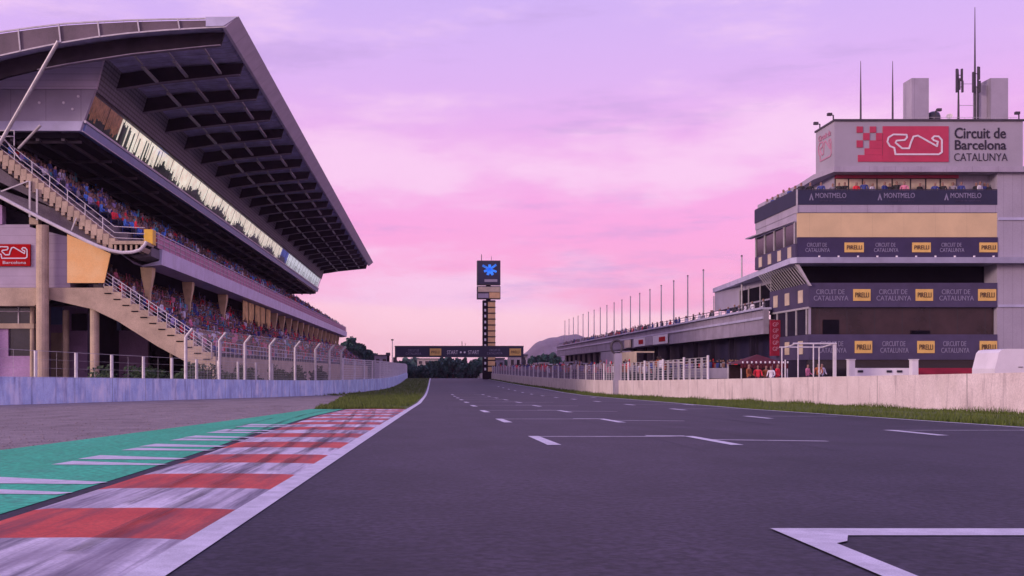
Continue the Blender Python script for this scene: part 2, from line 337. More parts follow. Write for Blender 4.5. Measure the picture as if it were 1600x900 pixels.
def text(parent, s, x, y, z, wd, ht, material, name='lettering', face='front', depth=.03, bold=0):
    """lettering centred at x,z; face 'front' looks towards -Y"""
    cu = bpy.data.curves.new('t', 'FONT'); cu.body = s; cu.size = 1; cu.extrude = .0; cu.resolution_u = 3; cu.offset = bold
    ob = bpy.data.objects.new('t', cu); COL.objects.link(ob)
    dg = bpy.context.evaluated_depsgraph_get(); me = bpy.data.meshes.new_from_object(ob.evaluated_get(dg))
    bpy.data.objects.remove(ob); bpy.data.curves.remove(cu)
    V = np.array([v.co[:] for v in me.vertices]); fs = [tuple(p.vertices) for p in me.polygons]
    bpy.data.meshes.remove(me)
    lo, hi = V.min(0), V.max(0); V = (V - (lo + hi) / 2) / np.maximum(hi - lo, 1e-6)
    mb = MB(); off = parent_world(parent)
    n = len(V); P = []
    for dd in (0, depth):
        for a, b, _ in V:
            if face == 'front': P.append((x + a * wd, y + dd, z + b * ht))
            else: P.append((y + dd, x - a * wd, z + b * ht))          # looks towards -X: y is then the X of the wall, x its Y
    mb.add(P[:n], fs)
    # sides
    cnt = {}
    for f in fs:
        for i in range(len(f)):
            e = (f[i], f[(i + 1) % len(f)]); k = tuple(sorted(e)); cnt.setdefault(k, []).append(e)
    b0 = 0; mb.v += P[n:]
    for k, es in cnt.items():
        if len(es) == 1: a, b = es[0]; mb.f.append((a, b, b + n, a + n)); mb.mi.append(0)
    return mb.build(name, material, parent, norm=False)

# ------------------------------------------------------------------ ground, track, verges
XR = [(0, 11.0), (19, 10.85), (33, 10.3), (62, 11.0), (109, 11.7), (195, 10.2), (300, 9.8)]
XW = [(-8, 15.7), (27, 15.7), (52, 15.6), (77, 13.8), (118, 12.9), (195, 10.7), (230, 10.3)]
XC = [(-10, -1.41), (4.2, -1.155), (32.8, -.74), (44, -.56), (99, -.43), (186, -.35), (300, -.3)]   # centre of the white edge line
XWL = [(-10, -28.9), (40, -16.9), (76, -8.3), (90, -6.35), (103, -5.0), (118, -4.6), (150, -4.6), (200, -5.0), (230, -5.4)]
XG = [(-10, -6.2), (12.1, -5.12), (17.8, -4.72), (26, -4.2), (33, -3.9)]
XK = [(-10, -2.45), (5.9, -2.45), (10.6, -2.5), (16, -2.70), (26, -2.88), (33, -2.72)]
fn = lambda p, o=0: (lambda y: lerp(p, y) + o)

mb = MB()
ys = [-300, -100] + ROWS + [400, 600, 1000, 2000, 2800]
xs = [-2000, -600, -200, -60, -30, -15, 0, 15, 30, 60, 200, 600, 2000]
for a, b in zip(ys[:-1], ys[1:]):
    for c, d in zip(xs[:-1], xs[1:]): mb.quad((c, a, g(a)), (d, a, g(a)), (d, b, g(b)), (c, b, g(b)))
struct(mb.build('ground', M['ground'], norm=False))
struct(strip(MB(), fn(XWL, .1), fn(XG, .3), -10, 33, .004, 4).build('gravel_trap', M['gravel'], norm=False))
mb = MB()
for a, b in zip(*[iter([33, 45, 45, 60, 60, 76])] * 2): pass
XGV = [(33, -3.85), (45, -4.4), (60, -5.5), (74, -6.3), (84, -6.9)]
strip(mb, fn(XWL, .1), fn(XGV), 33, 84, .004, 2)
struct(mb.build('gravel_strip', M['gravel'], norm=False))
mb = MB()
strip(mb, fn(XGV), fn(XC, -.07), 33, 84, .006, 3); strip(mb, fn(XWL, .1), fn(XC, -.07), 84, 229, .006, 2)
strip(mb, fn(XR, .05), fn(XW, -.1), -8, 229, .006, 2)
struct(mb.build('grass_verge', M['turf'], norm=False))
struct(strip(MB(), lambda y: (-3.0 if y <= 33.01 else lerp(XC, y) - .12), fn(XR, .12), -10, 33, .008, 4).build('race_track', M['asphalt'], norm=False))
struct(strip(MB(), fn(XC, -.12), fn(XR, .12), 33, 300, .008, 4).build('race_track', M['asphalt'], norm=False))
struct(strip(MB(), fn(XW, .2), 60, -8, 230, .004, 2).build('pit_lane', M['asphalt'], norm=False))
struct(strip(MB(), -60, fn(XWL, -.2), -8, 230, .004, 2).build('service_road', M['concrete_d'], norm=False))
struct(strip(MB(), fn(XG), fn(XK, -.12), -10, 33, .012, 2).build('painted_runoff', M['green_paint'], norm=False))
# kerb: gently raised, alternating paint
mb = MB(); y = 33.0; bounds = [-9.5 + 1.235 * i for i in range(40)]
off = 5.09 - bounds[12]; bounds = [b + off for b in bounds]
bounds = [b for b in bounds if b < 32.4] + [32.9]
i5 = min(range(len(bounds)), key=lambda i: abs(bounds[i] - 5.09))
for i, (a, b) in enumerate(zip(bounds[:-1], bounds[1:])):
    mi = 0 if (i - i5) % 2 == 0 else 1
    prof = lambda y: [(lerp(XK, y), .010), (lerp(XK, y) + .10, .020), (lerp(XK, y) + .7, .024), (lerp(XC, y) - .20, .018), (lerp(XC, y) - .085, .012)]
    for y0, y1 in ((a, (a + b) / 2), ((a + b) / 2, b)):
        P, Q = prof(y0), prof(y1)
        for j in range(4):
            mb.quad((P[j][0], y0, g(y0) + P[j][1]), (P[j + 1][0], y0, g(y0) + P[j + 1][1]), (Q[j + 1][0], y1, g(y1) + Q[j + 1][1]), (Q[j][0], y1, g(y1) + Q[j][1]), mi=mi)
struct(mb.build('kerb', [M['kerb_red'], M['kerb_white']], norm=False))
# painted lines
mb = MB(); strip(mb, fn(XC, -.085), fn(XC, .085), -10, 225, .014); strip(mb, fn(XR, -.12), fn(XR, .0), -8, 225, .014)
struct(mb.build('edge_lines', M['paint_white'], norm=False))
def patch(mb, pts, dz): mb.add([(x, y, g(y) + dz) for x, y in pts], [tuple(range(len(pts)))])
mb = MB()
# first grid box, nearest the camera
patch(mb, [(1.81, 5.50), (2.05, 5.24), (8.2, 5.24), (8.2, 5.45)], .013)
patch(mb, [(1.81, 5.48), (2.12, 5.22), (2.04, 5.03), (1.96, 4.96), (1.93, 2.6), (1.80, 2.6)], .016)
for k in range(1, 10):
    yf = 5.5 + 10 * k if k < 2 else 15.5 + 8 * (k - 1); x0 = 1.45
    ln = 2.3
    mb_ = [(x0, yf), (x0 + .16, yf), (x0 + .22, yf - ln), (x0 + .04, yf - ln)]; patch(mb, mb_, .013)
    x1 = x0 + 2.35
    patch(mb, [(x1, yf), (x1 + .15, yf), (x1 + .22, yf - ln), (x1 + .05, yf - ln)], .013)
    patch(mb, [(x1 - .55, yf + .16), (x1 + .02, yf + .05), (x1 + .02, yf - .12), (x1 - .55, yf)], .016)
for k in range(14):
    yf = 17.6 + 8 * k
    for x1 in (7.75, 10.1):
        if x1 > 10 and k not in (0, 3, 6): continue
        patch(mb, [(x1, yf), (x1 + .18, yf), (x1 + .18, yf - 1.9), (x1, yf - 1.9)], .013)
struct(mb.build('grid_markings', M['paint_white'], norm=False))
mb = MB()
for k in range(1, 12):
    yf = 5.5 + 10 * k if k < 2 else 15.5 + 8 * (k - 1)
    patch(mb, [(1.5, yf - .02), (3.9, yf - .02), (3.9, yf - .17), (1.5, yf - .17)], .0115)
    if k < 6: patch(mb, [(3.9, yf - .9), (5.45, yf - 1.3), (5.45, yf - 1.46), (3.9, yf - 1.08)], .0115)
for k in range(12):
    yf = 17.6 + 8 * k; patch(mb, [(7.9, yf - .02), (10.1, yf - .02), (10.1, yf - .14), (7.9, yf - .14)], .0115)
struct(mb.build('faded_grid_lines', M['paint_worn'], norm=False))
# pairs of white bars painted on the green strip
mb = MB()
for k, yc in enumerate((5.3, 7.9, 10.55, 12.75, 14.95, 17.2, 19.6)):
    xl = -3.66 + .015 * k; 
    for (a, wd, t) in ((.66, .52 + .035 * k, -.22), (-.20, .40 + .03 * k, -.20)):
        patch(mb, [(xl, yc + a), (xl - .05, yc + a - wd), (-2.63, yc + a - wd * .75 + t), (-2.56, yc + a - wd * .45 + t)], .016)
struct(mb.build('runoff_bars', M['paint_white'], norm=False))
# tyre marks
mb = MB()
def mark(pts, wd, dz):
    for (x0, y0), (x1, y1) in zip(pts[:-1], pts[1:]): patch(mb, [(x0 - wd / 2, y0), (x0 + wd / 2, y0), (x1 + wd / 2, y1), (x1 - wd / 2, y1)], dz)
mark([(-2.74, 14), (-2.95, 18), (-3.18, 22), (-3.32, 26), (-3.28, 30), (-3.1, 32.8)], .11, .0165)
0 and mark([(-2.62, 4), (-2.63, 8), (-2.66, 12), (-2.74, 14)], .06, .0125)
mark([(-3.4, 17), (-3.62, 20), (-3.72, 24)], .07, .0165)
mark([(-1.62, 4.6), (-1.60, 7), (-1.66, 10), (-1.85, 14), (-2.05, 18)], .10, .034)
mark([(-1.95, 6.5), (-1.98, 9), (-2.12, 12), (-2.38, 16), (-2.62, 20)], .07, .036)
mark([(-1.40, 9), (-1.45, 13), (-1.62, 18), (-1.9, 24), (-2.3, 31)], .11, .032)
mark([(-1.25, 14), (-1.3, 19), (-1.45, 25), (-1.8, 32)], .10, .033)
struct(mb.build('tyre_marks', M['tyre_smear'], norm=False))
mb = MB()
for (xa, xb, ya, yb, wd) in ((6.6, 6.62, 20, 120, .02),):
    k_ = 40
    mark([(xa + (xb - xa) * i / k_ + .012 * math.sin(i * 1.7), ya + (yb - ya) * (i / k_) ** 1.5) for i in range(k_ + 1)], wd, .0105)
for (xa, xb, ya, yb, wd, bend) in ((3.2, 3.5, 12, 60, .10, .1), (4.75, 5.05, 12, 58, .10, .1), (6.7, 6.3, 20, 70, .13, -.1), (.35, .7, 20, 80, .12, .1), (1.9, 2.2, 20, 78, .12, .1)):
    k_ = 22
    q_ = [(xa + (xb - xa) * i / k_ + bend * math.sin(math.pi * i / k_), ya + (yb - ya) * i / k_) for i in range(k_ + 1)]
    for i in range(0, k_): 
        wv = wd * (.35 + .65 * math.sin(math.pi * (i + .5) / k_)); mark(q_[i:i + 2], wv, .0102)
struct(mb.build('rubber_lines', M['faint_rubber'], norm=False))
# grass blades: thicker tufts along both verges
mb = MB(); 
def blades(n, xa, xb, y0, y1, h, wd, pw=1.0):
    for _ in range(n):
        y = y0 + (y1 - y0) * rnd.random() ** pw; a, b = xa(y), xb(y); x = a + (b - a) * rnd.random()
        if math.sin(x * 2.1 + y * .7) * math.sin(y * .33 + x) > .75 : continue
        hh = h * rnd.uniform(.5, 1.3) * (1 + .5 * math.sin(y * .9 + x * 1.3)); an = rnd.uniform(0, 6.28); c, s_ = math.cos(an) * wd, math.sin(an) * wd
        lx, ly = rnd.uniform(-.4, .4) * hh, rnd.uniform(-.4, .4) * hh; z = g(y)
        mb.add([(x - c, y - s_, z), (x + c, y + s_, z), (x + lx, y + ly, z + hh)], [(0, 1, 2)])
blades(26000, fn(XR, .15), fn(XW, -.15), 12, 60, .075, .012, 1.4)
blades(5000, lambda y: lerp(XR, y) + .12, lambda y: lerp(XR, y) + .5, 10, 45, .10, .012, 1.3)
blades(4000, lambda y: lerp(XW, y) - .5, lambda y: lerp(XW, y) - .12, 12, 60, .13, .012, 1.3)
blades(9000, fn(XR, .15), fn(XW, -.15), 60, 200, .13, .03, 1.5)
blades(16000, fn(XGV, .05), fn(XC, -.2), 33.1, 74, .10, .016, 1.3)
blades(7000, fn(XWL, .2), fn(XC, -.2), 74, 200, .14, .03, 1.4)
o = mb.build('grass_tufts', M['blade'], norm=False); tag(o, 'short olive grass blades growing on the verges beside the track', 'grass', kind='stuff')
# small stones of the gravel trap
mb = MB()
for _ in range(6000):
    y = 9 + 30 * rnd.random() ** 1.3; a, b = lerp(XWL, y) + .3, (lerp(XG, y) if y < 33 else lerp(XGV, y)) - .02
    x = a + (b - a) * (1 - rnd.random() ** 1.4 * 1.0); r = rnd.uniform(.008, .024); z = g(y) + .004
    p = [(x + r * rnd.uniform(.7, 1.3) * math.cos(q), y + r * rnd.uniform(.7, 1.3) * math.sin(q), z) for q in (0, 1.57, 3.14, 4.71)]
    mb.add(p + [(x, y, z + r * rnd.uniform(.5, 1.0))], [(0, 1, 4), (1, 2, 4), (2, 3, 4), (3, 0, 4)])
tag(mb.build('loose_gravel', M['gravel'], norm=False), 'pinkish grey gravel stones lying left of the green strip', 'gravel', kind='stuff')

# ------------------------------------------------------------------ hills
mb = MB(); prof = [(a * 1.9, -3 + (b + 3) * 1.9) for a, b in [(60, -3), (95, 6), (118, 22), (132, 34), (150, 41), (172, 42), (200, 37), (240, 33), (300, 26), (400, 20), (600, 5), (750, -3)]]
for (xa, za), (xb, zb) in zip(prof[:-1], prof[1:]):
    for u in range(5):
        q = lambda t: (xa + (xb - xa) * t, za + (zb - za) * t + (2.6 * math.sin((xa + (xb - xa) * t) * .06) + 1.4 * math.sin((xa + (xb - xa) * t) * .19) if za > 0 else 0))
        (p0, h0), (p1, h1) = q(u / 5), q((u + 1) / 5)
        for (ya, fa, yb, fb) in ((2050, 0, 2170, .45), (2170, .45, 2290, .8), (2290, .8, 2394, 1), (2394, 1, 2600, .7), (2600, .7, 2780, 0)):
            H = lambda h, f_, x: -3 + (h + 3) * f_ + (1.5 * math.sin(x * .21 + f_ * 5) if 0 < f_ < 1 else 0)
            mb.quad((p0, ya, H(h0, fa, p0)), (p1, ya, H(h1, fa, p1)), (p1, yb, H(h1, fb, p1)), (p0, yb, H(h0, fb, p0)))
struct(mb.build('hills', M['hill'], norm=False))
MB_haze = MB().box(-2020, 2020, -320, 2830, -4, 84)
hm = bpy.data.materials.new('haze'); hm.use_nodes = True; t = hm.node_tree; t.nodes.remove(t.nodes['Principled BSDF'])
pv = t.nodes.new('ShaderNodeVolumePrincipled'); pv.inputs['Color'].default_value = (.95, .68, .92, 1); pv.inputs['Density'].default_value = .00014; pv.inputs['Anisotropy'].default_value = .2
t.links.new(pv.outputs[0], t.nodes['Material Output'].inputs['Volume'])
tag(MB_haze.build('haze', hm), 'thin lilac dusk haze lying over the whole circuit', 'haze', kind='stuff')

# ------------------------------------------------------------------ concrete walls
def wall(name, X, y0, y1, h, th, material, label, side, bumpy=0):
    root = empty(name, (lerp(X, y0), y0, g(y0)), label, 'wall')
    mb = MB(); ys = rows(y0, y1)
    for a, b in zip(ys[:-1], ys[1:]):
        xa, xb = lerp(X, a), lerp(X, b)
        vs = [(xa, a, g(a)), (xa + side * th, a, g(a)), (xa + side * th * .6, a, g(a) + h), (xa, a, g(a) + h),
              (xb, b, g(b)), (xb + side * th, b, g(b)), (xb + side * th * .6, b, g(b) + h), (xb, b, g(b) + h)]
        mb.add(vs, [(0, 4, 7, 3), (1, 2, 6, 5), (3, 7, 6, 2)])
        if a == ys[0]: mb.add(vs, [(0, 3, 2, 1)])
        if b == ys[-1]: mb.add(vs, [(4, 5, 6, 7)])
    mb.build('wall_body', material, root)
    mb = MB()
    for a, b in zip(ys[:-1], ys[1:]):
        mb.bar((lerp(X, a) + side * th * .3, a, g(a) + h + .02), (lerp(X, b) + side * th * .3, b, g(b) + h + .02), th * .62, ht=.04)
    mb.build('coping', material, root)
    return root
wall_r = wall('concrete_wall', XW, -8, 230, 1.08, .35, M['wall_r'], 'long pinkish stained concrete pit wall along the right verge', 1)
wall_l = wall('barrier_wall', XWL, -10, 230, 1.08, .35, M['wall_l'], 'long bluish white barrier wall beyond the gravel on the left', -1)

# ------------------------------------------------------------------ catch fences
def fence_line(root, X, ys, zb, h, wr, nh, nv, bent=0, side=0, mw=None, postr=.05, pm=None):
    """posts at ys, wire mesh between them; zb(y) foot height"""
    for y in ys:
        x = lerp(X, y); z = zb(y); m_ = MB()
        if bent:
            m_.tube((x, y, z), (x, y, z + h - .45), postr, 8); m_.tube((x, y, z + h - .47), (x + bent, y, z + h), postr * .9, 8)
        else: m_.tube((x, y, z), (x, y, z + h), postr, 8)
        m_.build('post', pm or M['steel'], root)
    for a, b in zip(ys[:-1], ys[1:]):
        m_ = MB(); xa, xb = lerp(X, a), lerp(X, b)
        for i in range(nh + 1):
            hh = h * i / nh; ox = 0
            if bent and hh > h - .45: ox = bent * (hh - (h - .45)) / .45
            m_.bar((xa + ox, a, zb(a) + hh), (xb + ox, b, zb(b) + hh), wr if i < nh else wr * 2.2)
        k = max(2, int((b - a) / nv))
        for i in range(1, k):
            t_ = i / k; x = xa + (xb - xa) * t_; y = a + (b - a) * t_; z = zb(a) + (zb(b) - zb(a)) * t_
            hh = h - (.45 if bent else 0); m_.bar((x, y, z), (x, y, z + hh), wr)
            if bent: m_.bar((x, y, z + hh), (x + bent, y, z + h), wr)
        m_.build('wire_panel', mw or M['steel'], root, norm=False)
top = lambda y: g(y) + 1.1
r_ = empty('catch_fence', (lerp(XWL, 56), 56, g(56)), 'tall catch fence with bent steel posts above the bluish left wall', 'fence')
fence_line(r_, [(a, b - .15) for a, b in XWL], [55.5, 59.6, 63.1, 67, 71.4, 75.4, 79.5, 83.5], top, 2.75, .008, 18, .18, .38, postr=.095)
r_ = empty('mesh_fence', (lerp(XWL, 84), 84, g(84)), 'low pale mesh fence along the far left wall', 'fence')
fence_line(r_, [(a, b - .15) for a, b in XWL], [84 + 4.6 * i for i in range(31)], top, 1.75, .03, 9, .42, 0, postr=.07, mw=M['steel_w'], pm=M['steel_w'])
XF2 = [(20, -24.3), (60, -14.6), (90, -8.2)]
r_ = empty('yard_fence', (lerp(XF2, 37), 37, g(37)), 'low wire fence with plain round posts in front of the grandstand', 'fence')
fence_line(r_, XF2, [37 + 3.1 * i for i in range(13)], lambda y: g(y), 2.35, .008, 6, 1.6, 0, postr=.085)
r_ = empty('pit_fence', (lerp(XW, 56), 56, g(56)), 'pale slatted debris fence standing on the right pit wall', 'fence')
XWf = [(a, b + .12) for a, b in XW]
ys = [57 + 4.2 * i for i in range(34)]
for i, y in enumerate(ys): 
    mb = MB(); mb.tube((lerp(XWf, y), y, top(y)), (lerp(XWf, y), y, top(y) + 1.35), .07, 8); mb.build('post', M['steel_w'], r_)
for a, b in zip(ys[:-1], ys[1:]):
    mb = MB()
    for i in range(1, 4):
        yy = a + (b - a) * i / 4; mb.bar((lerp(XWf, yy), yy, top(yy)), (lerp(XWf, yy), yy, top(yy) + 1.25), (.34 if i % 2 else .22) if a < 80 else .13, up=(1, 0, 0), ht=.05)
    for hh in [k * .155 for k in range(9)]: mb.bar((lerp(XWf, a), a, top(a) + hh), (lerp(XWf, b), b, top(b) + hh), .03)
    mb.build('slat_panel', M['steel'] if a < 80 else M['steel_lilac'], r_, norm=False)

# ------------------------------------------------------------------ people
def skin_mesh(joints, bones, radii, root_i, sub=1):
    me = bpy.data.meshes.new('figure'); me.from_pydata(joints, bones, []); ob = bpy.data.objects.new('figure', me); COL.objects.link(ob)
    md = ob.modifiers.new('s', 'SKIN'); md.use_smooth_shade = True
    sv = me.skin_vertices[0].data
    for i, r in enumerate(radii):
        sv[i].radius = (r, r) if not isinstance(r, tuple) else r; sv[i].use_root = (i == root_i)
    if sub: ob.modifiers.new('u', 'SUBSURF').levels = sub
    dg = bpy.context.evaluated_depsgraph_get(); res = bpy.data.meshes.new_from_object(ob.evaluated_get(dg)); bpy.data.objects.remove(ob)
    return res
def figure(seated, arm=0):
    hip = .48 if seated else .92
    J = [(0, 0, hip)]; Bn = []; Rr = [(.15, .11)]
    def j(p, par, r): J.append(p); Rr.append(r); Bn.append((par, len(J) - 1)); return len(J) - 1
    sp = j((0, .01, hip + .22), 0, (.145, .10)); ch = j((0, .0, hip + .42), sp, (.17, .11)); nk = j((0, -.01, hip + .56), ch, (.055, .055))
    hd = j((0, -.03, hip + .66), nk, (.085, .10)); j((0, -.02, hip + .78), hd, (.07, .085))
    for s_ in (-1, 1):
        sh = j((s_ * .20, 0, hip + .47), ch, (.062, .062))
        if arm == 1 and s_ == 1:
            el = j((.30, -.10, hip + .66), sh, (.045, .045)); wr = j((.26, -.12, hip + .92), el, (.034, .034)); j((.26, -.13, hip + 1.02), wr, (.036, .022))
        elif seated:
            el = j((s_ * .25, -.06, hip + .20), sh, (.046, .046)); wr = j((s_ * .15, -.28, hip + .14), el, (.034, .034)); j((s_ * .10, -.36, hip + .12), wr, (.036, .022))
        else:
            el = j((s_ * .26, -.02, hip + .20), sh, (.046, .046)); wr = j((s_ * .22, -.20, hip + .10), el, (.034, .034)); j((s_ * .19, -.28, hip + .10), wr, (.036, .022))
        if seated:
            h_ = j((s_ * .09, -.02, hip - .02), 0, (.085, .085)); kn = j((s_ * .13, -.44, hip), h_, (.062, .062)); an = j((s_ * .13, -.46, .09), kn, (.042, .042)); j((s_ * .14, -.58, .05), an, (.04, .035))
        else:
            h_ = j((s_ * .09, 0, hip - .06), 0, (.085, .085)); kn = j((s_ * .11, -.01, .50), h_, (.06, .06)); an = j((s_ * .11, .01, .09), kn, (.042, .042)); j((s_ * .13, -.12, .05), an, (.04, .035))
    return skin_mesh(J, Bn, Rr, 0), hip
def dress(me, hip, shirt):
    me = me.copy()
    for x in (M['sh_' + shirt], M['skin'], M['hair'], M['trouser'], M['rubber']): me.materials.append(x)
    for p in me.polygons:
        c = p.center
        if c.z > hip + .60: p.material_index = 2 if (c.z > hip + .76 or c.y > .02) else 1
        elif c.z > hip + .51 and abs(c.x) < .09: p.material_index = 1
        elif c.z < .11: p.material_index = 4
        elif abs(c.x) > .06 and (c.y < -.25 and c.z > hip + .06) or c.z > hip + .70: p.material_index = 1
        elif c.z < hip + .03: p.material_index = 3
        else: p.material_index = 0
    return me
FIG = {}
for kind_, (st, arm) in {'sit': (True, 0), 'cheer': (True, 1), 'stand': (False, 0), 'wave': (False, 1)}.items():
    me, hip = figure(st, arm)
    for n_, _ in SH: FIG[kind_, n_] = dress(me, hip, n_)
N_PERSON = 0
def person(kind_, shirt, loc, rz, label, group):
    global N_PERSON
    o = bpy.data.objects.new('person', FIG[kind_, shirt]); COL.objects.link(o); o.location = loc; o.rotation_euler = (0, 0, rz); s_ = rnd.uniform(.94, 1.05); o.scale = (s_,) * 3
    tag(o, label, 'person', group); N_PERSON += 1
# crowd as one mass: simple tapered bodies with heads
def crowd(name, spots, label, cols):
    v, f, mi = [], [], []
    HD = [(0, 0, 1), (.95, 0, .3), (.3, .9, .3), (-.77, .56, .3), (-.77, -.56, .3), (.3, -.9, .3), (.77, .56, -.4), (-.3, .9, -.4), (-.95, 0, -.4), (-.3, -.9, -.4), (.77, -.56, -.4), (0, 0, -1)]
    HF = [(0, 1, 2), (0, 2, 3), (0, 3, 4), (0, 4, 5), (0, 5, 1), (1, 6, 2), (2, 7, 3), (3, 8, 4), (4, 9, 5), (5, 10, 1), (6, 7, 2), (7, 8, 3), (8, 9, 4), (9, 10, 5), (10, 6, 1), (11, 7, 6), (11, 8, 7), (11, 9, 8), (11, 10, 9), (11, 6, 10)]
    def bx(x0, x1, y0, y1, z0, z1, t, T, m_):
        b = len(v); k = t
        v.extend(T(x * (1 if z == z0 else k), y, z) for x in (x0, x1) for y in (y0, y1) for z in (z0, z1))
        f.extend(tuple(b + i for i in q) for q in ((0, 1, 3, 2), (4, 6, 7, 5), (0, 4, 5, 1), (2, 3, 7, 6), (1, 5, 7, 3))); mi.extend([m_] * 5)
    for (x, y, z, rz, seated) in spots:
        c, s_ = math.cos(rz), math.sin(rz); T = lambda a, b, h: (x + a * c - b * s_, y + a * s_ + b * c, z + h)
        ci = rnd.randrange(len(cols)); hip = .46 if seated else .9; hip += rnd.uniform(-.04, .05)
        bx(-.16, .16, -.10, .10, hip - .02, hip + .30, 1.25, T, ci); bx(-.23, .23, -.09, .09, hip + .30, hip + .50, .55, T, ci)
        if seated: bx(-.17, .17, -.48, .05, hip - .14, hip, .9, T, len(cols) + 2); bx(-.16, .16, -.50, -.38, 0, hip - .12, 1, T, len(cols) + 2)
        else: bx(-.15, .15, -.09, .09, 0, hip - .02, 1.1, T, len(cols) + 2)
        for sg in (-1, 1):
            if rnd.random() < .12: bx(sg * .24 - .04, sg * .24 + .04, -.06, .02, hip + .40, hip + .9, 1, T, ci)
            else: bx(sg * .24 - .045, sg * .24 + .045, -.22, .02, hip + .08, hip + .42, 1, T, ci if rnd.random() < .6 else len(cols))
        b = len(v); v.extend(T(q[0] * .10, q[1] * .11 - .01, hip + .65 + q[2] * .13) for q in HD); f.extend(tuple(b + i for i in q) for q in HF)
        mi.extend([len(cols) + 1 if (HD[q[0]][2] + HD[q[1]][2] + HD[q[2]][2] > .9 or HD[q[0]][1] + HD[q[1]][1] + HD[q[2]][1] > 1.2) else len(cols) for q in HF])
    mb = MB(); mb.v = v; mb.f = f; mb.mi = mi
    o = mb.build(name, [M['sh_' + c] for c in cols] + [M['skin'], M['hair'], M['trouser']], norm=False)
    return tag(o, label, 'crowd', kind='stuff')

# ------------------------------------------------------------------ GRANDSTAND
Y1 = 214.0
gs_ = empty('grandstand', (-20, 70, g(70)), 'two tier grandstand with a huge cantilevered roof left of the straight', 'grandstand')
RY0, RY1 = 66.0, 217.0
top_arc = [(-420, 215), (-260, 125), (-160, 88), (-80, 65), (0, 50), (50, 43), (100, 37), (150, 34), (200, 31.5), (260, 30), (320, 29), (372, 27)]
bot_arc = [(352, 42), (320, 43.5), (260, 47), (200, 52), (150, 58), (95, 67), (50, 76), (0, 87), (-80, 112), (-160, 142), (-260, 185), (-420, 280)]
core_t = [(a, b + 2.5) for a, b in top_arc[:-1]] + [(350, 31)]; core_b = [(340, 40)] + [(a, b - 1.5) for a, b in bot_arc[1:]]
MB().prism(poly(core_t + core_b, RY0), RY0 + .25, RY1).build('roof_deck', [M['roof_dark']], gs_)
MB().prism(poly(core_t + core_b, RY0), RY0 + .05, RY0 + .248).build('roof_end_panel', M['roof_end'], gs_)
# edge plate along the front of the roof, and trims along both arcs of its end
MB().prism(poly([(322, 26.5), (373, 25.5), (352, 43), (347, 43), (352, 31), (322, 31)], RY0), RY0 - .02, RY1 + .1).build('roof_fascia', M['roof_plate'], gs_)
MB().prism(poly([(322, 27), (371, 27), (350, 41), (322, 42)], RY0), RY0 - .1, RY0 - .025).build('fascia_end_cap', M['fascia'], gs_)
mb = MB()
for arc, o_ in ((top_arc, 0), (bot_arc, 0)):
    P = poly(arc, RY0)
    for a, b in zip(P[:-1], P[1:]): mb.bar((a[0], RY0, a[1]), (b[0], RY0, b[1]), .09)
mb.build('roof_edge_trim', M['steel'], gs_)
for x in (-180, -60, 29, 92, 153, 215, 278):
    def ya(arc, x):
        A = sorted(arc)
        return lerp(A, x)
    mb = MB(); mb.bar((EX(x, RY0), RY0 - .03, EZ(ya(top_arc, x), RY0)), (EX(x + 3, RY0), RY0 - .03, EZ(ya(bot_arc, x + 3), RY0)), .09)
    mb.build('roof_rib', M['steel'], gs_)
mb = MB(); P = poly([(a, b - 4) for a, b in top_arc[:-1]], RY0)
for a, b in zip(P[:-1], P[1:]): mb.tube((a[0], RY0 + .4, a[1]), (b[0], RY0 + .4, b[1]), .02, 5)
for x in range(-80, 330, 30): mb.tube((EX(x, RY0), RY0 + .4, EZ(ya(top_arc, x), RY0)), (EX(x, RY0), RY0 + .4, EZ(ya(top_arc, x) - 4, RY0)), .015, 4)
mb.build('roof_edge_wire', M['steel'], gs_)
# transverse girders
gd = [(340, 63), (320, 64.5), (200, 77), (100, 92.5), (50, 102), (0, 114), (-160, 170)]
gt = [(-160, 142), (0, 87), (50, 76), (95, 67), (200, 52), (320, 44), (346, 43)]
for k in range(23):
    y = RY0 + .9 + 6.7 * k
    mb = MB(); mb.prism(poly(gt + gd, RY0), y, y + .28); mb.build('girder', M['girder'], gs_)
    mb = MB(); P = poly([(a, b + .5) for a, b in gd[:5]], RY0)
    for a, b in zip(P[:-1], P[1:]): mb.bar((a[0], y + .14, a[1]), (b[0], y + .14, b[1]), .40, ht=.06)
    mb.build('girder_flange', M['flange'], gs_)
for px, py in ((425, 1), (0, 0)): pass
for (X, zz) in ((EX(248, RY0), EZ(66, RY0)), (EX(306, RY0), EZ(60, RY0)), (EX(196, RY0), EZ(75, RY0))):
    for k in range(22):
        y = RY0 + .9 + 6.7 * k
        mb = MB(); mb.bar((X, y + 3.0, zz - .05), (X, y + 6.68, zz - .05), .22, ht=.14); mb.bar((X, y + .4, zz + .10), (X, y + 3.0, zz + .10), .10); mb.build('purlin', M['steel'], gs_)
# end wall, perforated inner wall, window band
MB().prism(poly([(-420, 60), (-160, 60), (168, 62), (164, 83), (150, 139), (-420, 139)]), D0, D0 + .3).build('end_wall', M['clad'], gs_)
MB().prism(poly([(-420, 140), (149, 140), (131, 190), (-420, 190)]), D0 - .04, D0 + .3).build('end_wall_lower_panel', M['clad_low'], gs_)
MB().prism(poly([(-420, 190), (131, 190), (126, 205), (-420, 205)]), D0 - .15, D0 + .3).build('end_wall_sill', M['fascia'], gs_)
for (a, b) in ((123, 151), (100, 161), (62, 161), (114, 171)):
    mb = MB(); p = E(a, b); mb.tube((p[0], D0 - .12, p[1]), (p[0], D0 - .03, p[1]), .09, 8); mb.build('wall_lamp', M['white'], gs_)
MB().prism(poly([(182, 48), (167, 82), (149, 141), (139, 141), (155, 82), (170, 48)]), D0 + .3, Y1).build('inner_wall', M['perf'], gs_)
